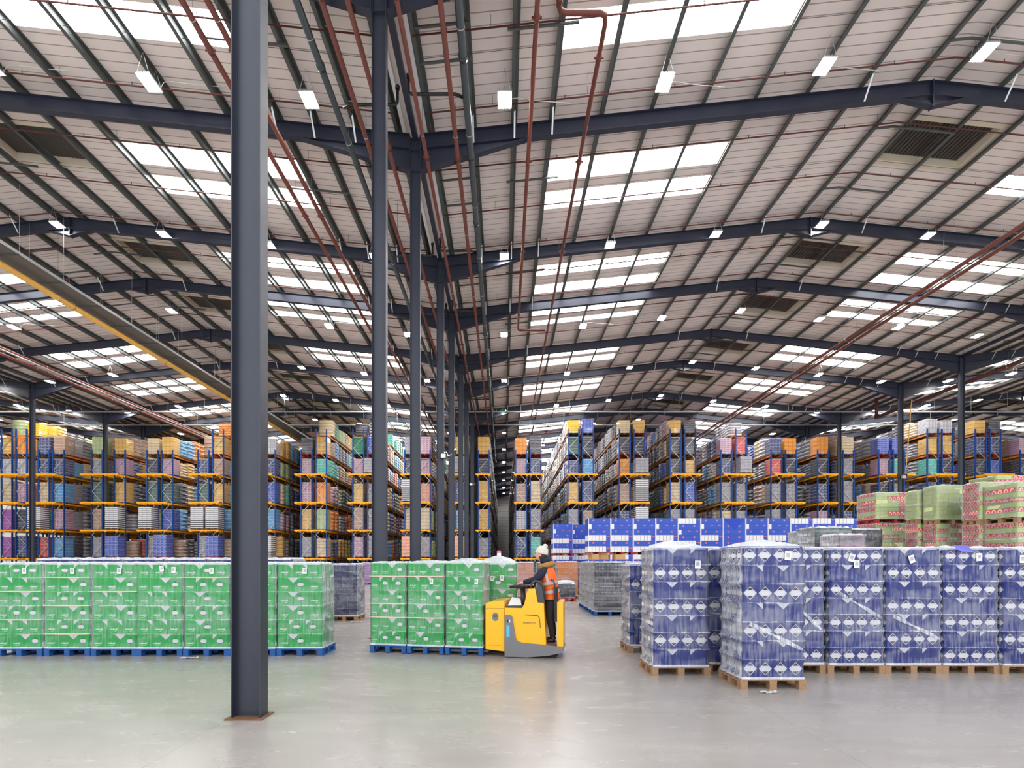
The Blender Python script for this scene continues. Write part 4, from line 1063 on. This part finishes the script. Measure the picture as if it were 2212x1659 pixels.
for rk, (px, nfr, tall, LS, RS) in enumerate(RACKS):
    x0 = PX(px, YR); OFF = 1.29 if rk != 2 else -34.27-x0
    t = thing('pallet_rack', 'tall blue and yellow pallet rack, %s from left' % ORD[rk], 'rack', (x0, 0, 0), group='pallet racks')
    facing = 1 if px < VX else 0
    if nfr == 1: facing = 0
    for s in range(nfr):
        h = 13.4 if tall[s] else 11.55; fx = s*OFF
        for ux in (fx, fx+FW): link('upright', upright_mesh(h), t, (ux, YR, 0))
        link('bracing', zigm[h], t, (fx, YR-.005, 0))
        link('bracing', zigm[h], t, (fx, YR+2.85, 0))
        for k in range(1, 4):
            for ux in (fx, fx+FW): link('upright', upright_mesh(h), t, (ux, YR+2.85*k, 0))
        o = link('upright_rows', bay_posts(h, 4, 19, fx), t); tag(o, kind='stuff')
        for l in range(1, 7):
            if l == 6 and not tall[s]: continue
            if LEV[l]+.8 > rh(x0+fx): continue
            bmx = bmY if l <= 4 else bmT
            for ux in (fx-.0, fx+FW): link('beam', bmx, t, (ux, 0, LEV[l]))
    for l in range(1, 5):
        link('front_bar', front_bar(nfr, OFF), t, (0, YF-.06, LEV[l]))
    for s, code in enumerate((LS, RS)):
        if not code: continue
        fx = x0+s*OFF
        for l in range(0, 6 if not tall[s] else 7):
            c = (code+'A')[l-1] if l >= 1 and l-1 < len(code) else ('DHBN'[(rk+s) % 4] if l == 0 else None)
            if l == 6 and len(code) < 6: c = None
            if c and c != '-':
                proud = c == 'Z' or (l in (1,) and c in 'BF') or (l == 4 and c == 'H' and rk % 2)
                if l == 0 and 7 < rk < 11: proud = False
                place_load(rk, s, l, fx, (YF+.03) if proud and l > 0 else YR+.13, c, w=1.1 if proud else 1.0)
            # loads behind
            pal = LEFTPAL if px < VX else RIGHTPAL
            nslots = 56 if s == facing else 4
            for q in range(1, nslots):
                rnd = random.Random(rk*1000+s*300+l*60+q)
                if LEV[l]+1.2 > rh(fx+.5): continue
                if l == 6 and rnd.random() < .15: continue
                cc = pal[rnd.randrange(len(pal))]
                if l >= 4 and px < 480: cc = 'AAOCYKLHNS'[rnd.randrange(10)]
                if rk in (10, 11): cc = 'HHDH'[rnd.randrange(4)]
                # runs of the same goods
                if q % 3 and rnd.random() < .5 and rest and rest[-1][7] == (rk, s, l): cc = rest[-1][6]
                hh = LH[l]*rnd.uniform(.72, 1.0); hh = min(hh, rh(fx+.5)-.1-LEV[l]-.13)
                if l == 6 or (l == 5 and not tall[s]): hh = min(LH[l]*rnd.uniform(.8, 1.15), rh(fx+.5)-.1-LEV[l]-.13)
                y = YR+.13+q*.95
                if y+.86 > YB: continue
                if any(abs(fx+.47-vx) < .76 and y-.2 < P < y+1.0 for vx in VALX for P in PORTAL): continue
                rest.append((fx-.1+rnd.uniform(0, .04), y, LEV[l], 1.13, .86, hh, cc, (rk, s, l), q, px, facing == s))
rest.sort(key=lambda r: -(abs(r[9]-VX)*(1 if r[10] else .2)*(1 if 1 <= r[2] <= 13 else .3)/r[1]**2))
left = max(0, 298-TOTAL)
for r in rest[:left]:
    rk, s, l = r[7]; place_load(rk, s, l, r[0]+.09, r[1], r[6], slot=r[8])
rest = rest[left:]
# everything deeper in the racks: one object
keys = [k for k in PAL]; mats = [M['c'+k] for k in keys]+[M['s'+k] for k in keys]+[M['wooddk'], M['seam']]
boxq = np.array([(0, 3, 2, 1), (4, 5, 6, 7), (0, 1, 5, 4), (1, 2, 6, 5), (2, 3, 7, 6), (3, 0, 4, 7)])
A = []; MI = []
for (x, y, z, w, d, h, c, *_r) in rest:
    n = 5 if y < 62 else 3; H = h/n; ci = keys.index(c)
    A.append((x, y, z+.01, x+w, y+d, z+.12)); MI.append(2*len(keys))
    for l in range(n):
        A.append((x, y, z+.13+l*H+.012, x+w, y+d, z+.13+l*H+H*.66)); MI.append(ci)
        A.append((x+.012, y+.012, z+.13+l*H+H*.66, x+w-.012, y+d-.012, z+.13+(l+1)*H+.012)); MI.append(ci+len(keys))
A = np.array(A); MI = np.array(MI); nb_ = len(A)
V = np.empty((nb_, 8, 3)); 
for i, (a, b_, c) in enumerate(((0, 1, 2), (3, 1, 2), (3, 4, 2), (0, 4, 2), (0, 1, 5), (3, 1, 5), (3, 4, 5), (0, 4, 5))):
    V[:, i, 0] = A[:, a]; V[:, i, 1] = A[:, b_]; V[:, i, 2] = A[:, c]
F = (boxq[None]+(np.arange(nb_)*8)[:, None, None]).reshape(-1, 4)
me = bpy.data.meshes.new('deep_rack_loads'); me.vertices.add(nb_*8); me.vertices.foreach_set('co', V.reshape(-1))
me.loops.add(F.size); me.loops.foreach_set('vertex_index', F.reshape(-1)); me.polygons.add(len(F))
me.polygons.foreach_set('loop_start', np.arange(0, F.size, 4)); me.polygons.foreach_set('material_index', np.repeat(MI, 6))
for m_ in mats: me.materials.append(m_)
me.update(calc_edges=True); me.validate()
tag(link('stored_goods', me), 'mass of wrapped goods filling the racks deep into the hall', 'stored goods', kind='stuff')
print('INDIVIDUAL', TOTAL, 'REST', len(rest))

# ------------------------------------------------------------------ the moving train of pallets and the truck
AN = math.radians(-10); OX, OY = -2.46, 8.86
def tl(s, d): return (OX+s*math.cos(AN)-d*math.sin(AN), OY+s*math.sin(AN)+d*math.cos(AN))
for i, kd in enumerate(('QYQYQY', 'PYPYXY', 'QPXPXY')):
    x, y = tl(.715*i, 0)
    t = green_stack((x, y, .012), AN, kd, 20+i, ['green carton stack on the truck forks, farthest from the driver', 'green carton stack in the middle of the truck forks', 'green carton stack on forks next to the yellow truck'][i],
                labels=[(), ((.55, 1.3, 0),), ((.68, 1.3, .1),)][i], group='green stacks carried by the truck', puff=(0, .02, .06)[i], sag=[(5, 3, 2), (5, 2), ()][i])
    t.scale = (.85, 1, 1)
t = green_stack((PX(1032, 9.4), 9.4, 0), math.radians(-4), 'PYPYPY', 25, 'green carton stack standing on floor behind the yellow truck', labels=[(.12, 1.35, 0), (.3, 1.34, 0), (.5, 1.35, 0)], puff=.13)
t.scale = (.94, 1, 1)
b = MB(); b.lathe([(0, 0), (.04, 0), (.042, .07), (.038, .085)], M['paper'], 16); o = thing('bottle', 'white bottle with pink cap on the green stack behind truck', 'bottle', (PX(1078, 9.7), 9.7, 1.755)); b.build('bottle_body', o)
b = MB(); b.lathe([(.038, .083), (.041, .085), (.041, .125), (.03, .135), (0, .137)], M['pinkcap'], 16); b.build('cap', o)

x, y = tl(2.175, 0)
T = thing('pallet_truck', 'yellow ride-on pallet truck carrying green stacks, driver standing on it', 'pallet truck', (x, y, 0), AN)
WD = .74
b = MB(); b.prism([(0, .13), (.365, .1), (.365, .975), (.32, .985), (.06, .955), (0, .93)], 0, WD, M['yellow']); b.box(.0, .365, -.003, 0, .845, .85, M['tdark']); b.box(.02, .3, -.003, 0, .2, .203, M['tdark']); b.build('battery_box', T)
lg = MB(); lg.poly([(.19+.062*math.cos(a*math.pi/12), -.004, .70+.075*math.sin(a*math.pi/12)) for a in range(24)], M['tgrey']); 
for q in range(3): lg.box(.155, .225, -.006, -.004, .67+q*.025, .68+q*.025, M['tdark'])
lg.build('round_emblem', T)
b = MB(); b.prism([(.375, .3), (.375, .86), (.70, .86), (.745, .93), (.80, 1.15), (.83, 1.195), (.95, 1.195), (1.0, .96), (1.11, .955), (1.155, .22), (.62, .22)], -.004, WD+.004, M['yellow']); b.build('body_cover', T)
b = MB(); b.prism([(.375, .74), (.49, .74), (.52, .70), (.585, .34), (.62, .29), (.7, .265), (1.15, .235), (1.46, .21), (1.47, .12), (1.2, .055), (.8, .015), (.375, .015)], -.035, WD+.035, M['tgrey']); b.build('skirt', T)
b = MB(); b.ribbon = None
for p, q in (((.76, .745), (1.0, .735)), ((1.0, .735), (1.03, .7)), ((1.03, .7), (1.05, .52))): b.bar((p[0], -.006, p[1]), (q[0], -.006, q[1]), .006, .012, M['tdark'])
b.build('panel_groove', T)
b = MB(); b.box(.41, .47, -.038, -.034, .36, .56, mat('cyan_sticker', srgb(90, 190, 230), .5)); b.box(.42, .45, -.038, -.034, .61, .66, M['black']); b.box(.455, .48, -.038, -.034, .61, .66, M['white']); b.build('sticker', T)
b = MB(); b.prism([(.955, 1.2), (1.0, 1.28), (1.07, 1.25), (1.125, .955), (1.0, .965)], .02, WD-.02, M['tdark']); b.build('shield', T)
for yy in (.06, WD-.06):
    b = MB(); b.tube([(.86, yy, 1.18), (.87, yy, 1.27), (.93, yy, 1.325), (1.03, yy, 1.32), (1.09, yy, 1.23), (1.11, yy, 1.02)], .022, M['tdark'], 10); b.build('grab_rail', T)
b = MB(); b.tube([(.68, .37, .86), (.66, .37, 1.2)], .05, M['tdark'], 12); b.build('steering_column', T)
b = MB(); b.sphere((.66, .33, 1.215), (.24, .15, .045), M['black'], 18, 8); b.tube([(.45, .14, 1.21), (.56, .1, 1.235), (.78, .1, 1.235), (.84, .16, 1.22)], .022, M['black'], 10); b.build('steering_head', T)
b = MB(); b.box(.39, .69, .05, .6, .865, .89, M['tdark']); b.build('document_tray', T)
b = MB(); b.poly([(.42, .06, .895), (.68, .08, .9), (.62, .3, 1.0), (.46, .3, 1.03)], M['paper']); b.poly([(.4, .1, .893), (.6, .1, .895), (.6, .4, .9), (.4, .4, .9)], M['paper']); b.build('papers', T)
b = MB(); b.box(1.36, 1.47, .0, WD, .2, .97, M['yellow']); b.build('back_wall', T)
b = MB(); b.box(1.29, 1.36, .14, WD-.14, .62, 1.22, M['black']); b.build('back_pad', T)
b = MB(); b.tube([(1.33, .08, 1.0), (1.31, .08, 1.28), (1.28, .1, 1.34), (1.24, .14, 1.34)], .018, M['tdark'], 8); b.build('grab_rail', T)
b = MB(); b.box(1.15, 1.37, .0, WD, .2, .222, M['black']); b.build('foot_mat', T)
for yy in (.1, .39):
    b = MB(); b.box(-2.1, .02, yy+.025, yy+.145, .048, .088, M['tgrey']); b.build('fork', T)
for sx, y0_ in ((.6, .02), (1.3, .1)):
    b = MB(); b.tube([(sx, y0_, .07), (sx, y0_+.08, .07)], .07, M['tyre'], 16); b.build('wheel', T)
fc = bpy.data.curves.new('lettering', 'FONT'); fc.body = 'Jungheinrich'; fc.size = .05; fc.extrude = .0006; fc.materials.append(M['tdark'])
ft = bpy.data.objects.new('lettering_curve', fc); lme = bpy.data.meshes.new_from_object(ft); bpy.data.objects.remove(ft)
fo = link('lettering', lme, T); fo.location = (.72, -.0055, .595); fo.rotation_euler = (math.pi/2, 0, 0)

# ------------------------------------------------------------------ the driver
px_, py_ = x, y
T.scale = (.92, 1, 1); x, y = tl(2.085, 0)
PT = thing('person', 'driver in orange hi-vis vest, navy hooded jacket and bobble hat standing on truck', 'person', (x, y, 0), AN)
CY = .37
def skin_obj(name, verts, edges, radii, m, parent, sub=2, root=0):
    me = bpy.data.meshes.new(name); me.from_pydata(verts, edges, []); me.materials.append(m)
    o = link(name, me, parent); sk = o.modifiers.new('skin', 'SKIN'); sk.use_smooth_shade = True
    for i, r in enumerate(radii):
        sv = me.skin_vertices[0].data[i]; sv.radius = r if isinstance(r, tuple) else (r, r); sv.use_root = (i == root)
    ss = o.modifiers.new('sub', 'SUBSURF'); ss.levels = sub; ss.render_levels = sub; return o
def hand(vs, es, rs, wi, wrist, d, side, curl):
    """palm and five fingers from wrist index wi, direction d (unit), side +-1 in y"""
    w = Vector(wrist); d = Vector(d).normalized(); sd = Vector((0, side, 0)); dn = Vector((0, 0, -1))
    vs.append(tuple(w+d*.045)); es.append((wi, len(vs)-1)); rs.append((.036, .018)); pi = len(vs)-1
    for k, (off, L) in enumerate(((-.03, .068), (-.01, .076), (.011, .072), (.031, .056))):
        a = w+d*.085+sd*off; vs.append(tuple(a)); es.append((pi, len(vs)-1)); rs.append(.0095)
        p2 = a+d*L*.45+dn*L*.25*curl; vs.append(tuple(p2)); es.append((len(vs)-2, len(vs)-1)); rs.append(.0085)
        p3 = p2+d*L*.1+dn*L*.5*curl; vs.append(tuple(p3)); es.append((len(vs)-2, len(vs)-1)); rs.append(.0075)
    a = w+d*.035-sd*.042+dn*.008; vs.append(tuple(a)); es.append((pi, len(vs)-1)); rs.append(.011)
    p2 = a+d*.03-sd*.012+dn*.02; vs.append(tuple(p2)); es.append((len(vs)-2, len(vs)-1)); rs.append(.0095)
# body: one continuous surface under the clothes
vs = [(1.21, CY, 1.08), (1.195, CY, 1.22), (1.15, CY, 1.4), (1.11, CY, 1.53), (1.085, CY, 1.61), (1.055, CY, 1.69)]
es = [(0, 1), (1, 2), (2, 3), (3, 4), (4, 5)]; rs = [(.1, .08), (.1, .08), (.12, .09), (.1, .07), .045, .05]
for sd in (-1, 1):
    b0 = len(vs); vs += [(1.09, CY+sd*.17, 1.5), (.97 if sd < 0 else .98, CY+sd*.22, 1.335), (.80, CY+sd*.17, 1.30), (.735, CY+sd*.15, 1.29)]
    es += [(3, b0), (b0, b0+1), (b0+1, b0+2), (b0+2, b0+3)]; rs += [.055, .042, .033, .027]
    hand(vs, es, rs, b0+3, vs[b0+3], (-1, -.1*sd, -.12), sd, 1.0)
    b0 = len(vs); vs += [(1.22, CY+sd*.095, .98), (1.2, CY+sd*.1, .66), (1.25, CY+sd*.1, .3), (1.18, CY+sd*.11, .262)]
    es += [(0, b0), (b0, b0+1), (b0+1, b0+2), (b0+2, b0+3)]; rs += [.06, .045, .035, .032]
skin_obj('body', vs, es, rs, M['skin'], PT)
# head with face
b = MB()
def headfn(d, p):
    p = p.copy()
    fwd = -d.x
    if d.z < 0: p.x *= (1-.1*(-d.z)); p.y *= (1-.28*(-d.z))
    if fwd > .75 and abs(d.z+.12) < .28 and abs(d.y) < .2: p.x -= .02*(1-abs(d.z+.12)/.28)*(1-abs(d.y)/.2)     # nose
    if fwd > .5 and -.75 < d.z < -.5 and abs(d.y) < .4: p.x -= .006
    return p
hc = Vector((1.022, CY, 1.79))
b.sphere(hc, (.098, .077, .118), M['skin'], 28, 22, headfn)
for sd in (-1, 1):
    b.sphere(hc+Vector((-.083, sd*.03, .008)), (.008, .012, .008), M['white'], 8, 6); b.sphere(hc+Vector((-.0895, sd*.03, .008)), .005, M['hair'], 8, 6)
    b.box(hc.x-.094, hc.x-.08, min(CY+sd*.018, CY+sd*.045), max(CY+sd*.018, CY+sd*.045), hc.z+.026, hc.z+.031, M['hair'])
    b.sphere(hc+Vector((.005, sd*.077, -.005)), (.02, .01, .03), M['skin'], 10, 8)
b.sphere(hc+Vector((-.083, 0, -.06)), (.008, .024, .007), mat('lips', srgb(180, 96, 92), .5), 10, 6)
hd = b.build('head', PT)
b = MB(); b.sphere(hc+Vector((.03, 0, -.01)), (.085, .084, .105), M['hair'], 16, 12); b.build('hair', PT)
b = MB()
prof = [(.108, .02), (.112, .03), (.112, .06), (.106, .068), (.104, .1), (.092, .14), (.06, .172), (.02, .185), (0, .187)]
b.lathe(prof, M['wool'], 22); hat = b.build('bobble_hat', PT, (hc.x+.012, CY, hc.z-.0)); hat.rotation_euler = (0, .24, 0); hat.scale = (1.04, .92, .86)
b = MB(); b.sphere((.03, 0, .19), .047, M['wool'], 14, 10, lambda d, p: p*(1+.07*math.sin(17*d.x+9*d.z)*math.sin(13*d.y))); pb_ = b.build('pompom', hat)
# jacket torso and sleeves
UP = (0, 1, 0)
b = MB()
b.tube([(1.215, CY, .99), (1.205, CY, 1.1), (1.195, CY, 1.2), (1.17, CY, 1.32), (1.14, CY, 1.43), (1.11, CY, 1.53), (1.085, CY, 1.585)], .1, M['navy'], 20, rs=[(.125, .185), (.135, .19), (.13, .185), (.135, .195), (.135, .205), (.115, .175), (.075, .09)], up=UP)
for sd in (-1, 1):
    b.tube([(1.12, CY+sd*.13, 1.53), (1.07, CY+sd*.205, 1.475), (1.01, CY+sd*.235, 1.40), (.96, CY+sd*.235, 1.345), (.9, CY+sd*.22, 1.33), (.82, CY+sd*.18, 1.312), (.745, CY+sd*.152, 1.295)], .06, M['navy'], 14, rs=[.062, .078, .072, .068, .062, .054, .044])
b.build('jacket', PT)
b = MB(); b.sphere((1.115, CY, 1.68), (.105, .12, .085), M['navy'], 18, 12, lambda d, p: p*(1+.05*math.sin(8*d.y+5*d.z))); b.build('hood', PT)
b = MB()
ring = [(1.115+.125*math.cos(a)-.0, CY+.14*math.sin(a), 1.595+.035*math.cos(a)) for a in [i*math.pi/10 for i in range(-8, 9)]]
b.tube(ring, .048, M['fur'], 12, rs=[.035]+[.05]*15+[.035]); b.build('fur_collar', PT)
# vest
b = MB()
tp = [(1.215, CY, 1.0), (1.208, CY, 1.1), (1.198, CY, 1.2), (1.172, CY, 1.32), (1.142, CY, 1.43), (1.115, CY, 1.51), (1.1, CY, 1.555)]
b.tube(tp, .1, M['orange'], 24, rs=[(.14, .2), (.147, .202), (.142, .198), (.148, .214), (.15, .218), (.142, .198), (.112, .135)], up=UP, caps=False)
b.build('vest', PT)
for z in (1.13, 1.285):
    c = 1.208-(z-1.1)*.155; b = MB(); b.tube([(c+.004, CY, z-.028), (c-.006, CY, z+.028)], .1, M['refl'], 24, rs=[(.157, .222), (.158, .224)], up=UP, caps=False); b.build('reflective_band', PT)
for sd in (-1, 1):
    b = MB(); b.bar((1.17, CY+sd*.222, 1.3), (1.143, CY+sd*.223, 1.44), .04, .008, M['refl'], up=(0, sd, 0)); b.bar((1.143, CY+sd*.223, 1.44), (1.115, CY+sd*.2, 1.51), .04, .008, M['refl'], up=(0, sd, 0)); b.build('shoulder_stripe', PT)
# trousers and shoes
vs = [(1.215, CY, 1.03), (1.215, CY, 1.16)]; es = [(0, 1)]; rs = [(.165, .15), (.14, .13)]
for sd in (-1, 1):
    b0 = len(vs); vs += [(1.222, CY+sd*.09, .93), (1.205, CY+sd*.1, .78), (1.203, CY+sd*.103, .64), (1.235, CY+sd*.105, .45), (1.25, CY+sd*.105, .31)]
    es += [(0, b0)]+[(b0+i, b0+i+1) for i in range(4)]; rs += [.115, .092, .074, .063, .056]
skin_obj('trousers', vs, es, rs, M['trouser'], PT)
for sd in (-1, 1):
    b = MB(); yy = CY+sd*.11
    b.tube([(1.285, yy, .265), (1.24, yy, .28), (1.17, yy, .262), (1.1, yy, .25), (1.06, yy, .246)], .04, M['shoe'], 12, rs=[(.034, .034), (.042, .05), (.042, .036), (.044, .026), (.02, .014)], up=(0, 0, 1))
    b.box(1.06, 1.29, yy-.038, yy+.038, .222, .238, M['shoepink']); b.build('shoe', PT)
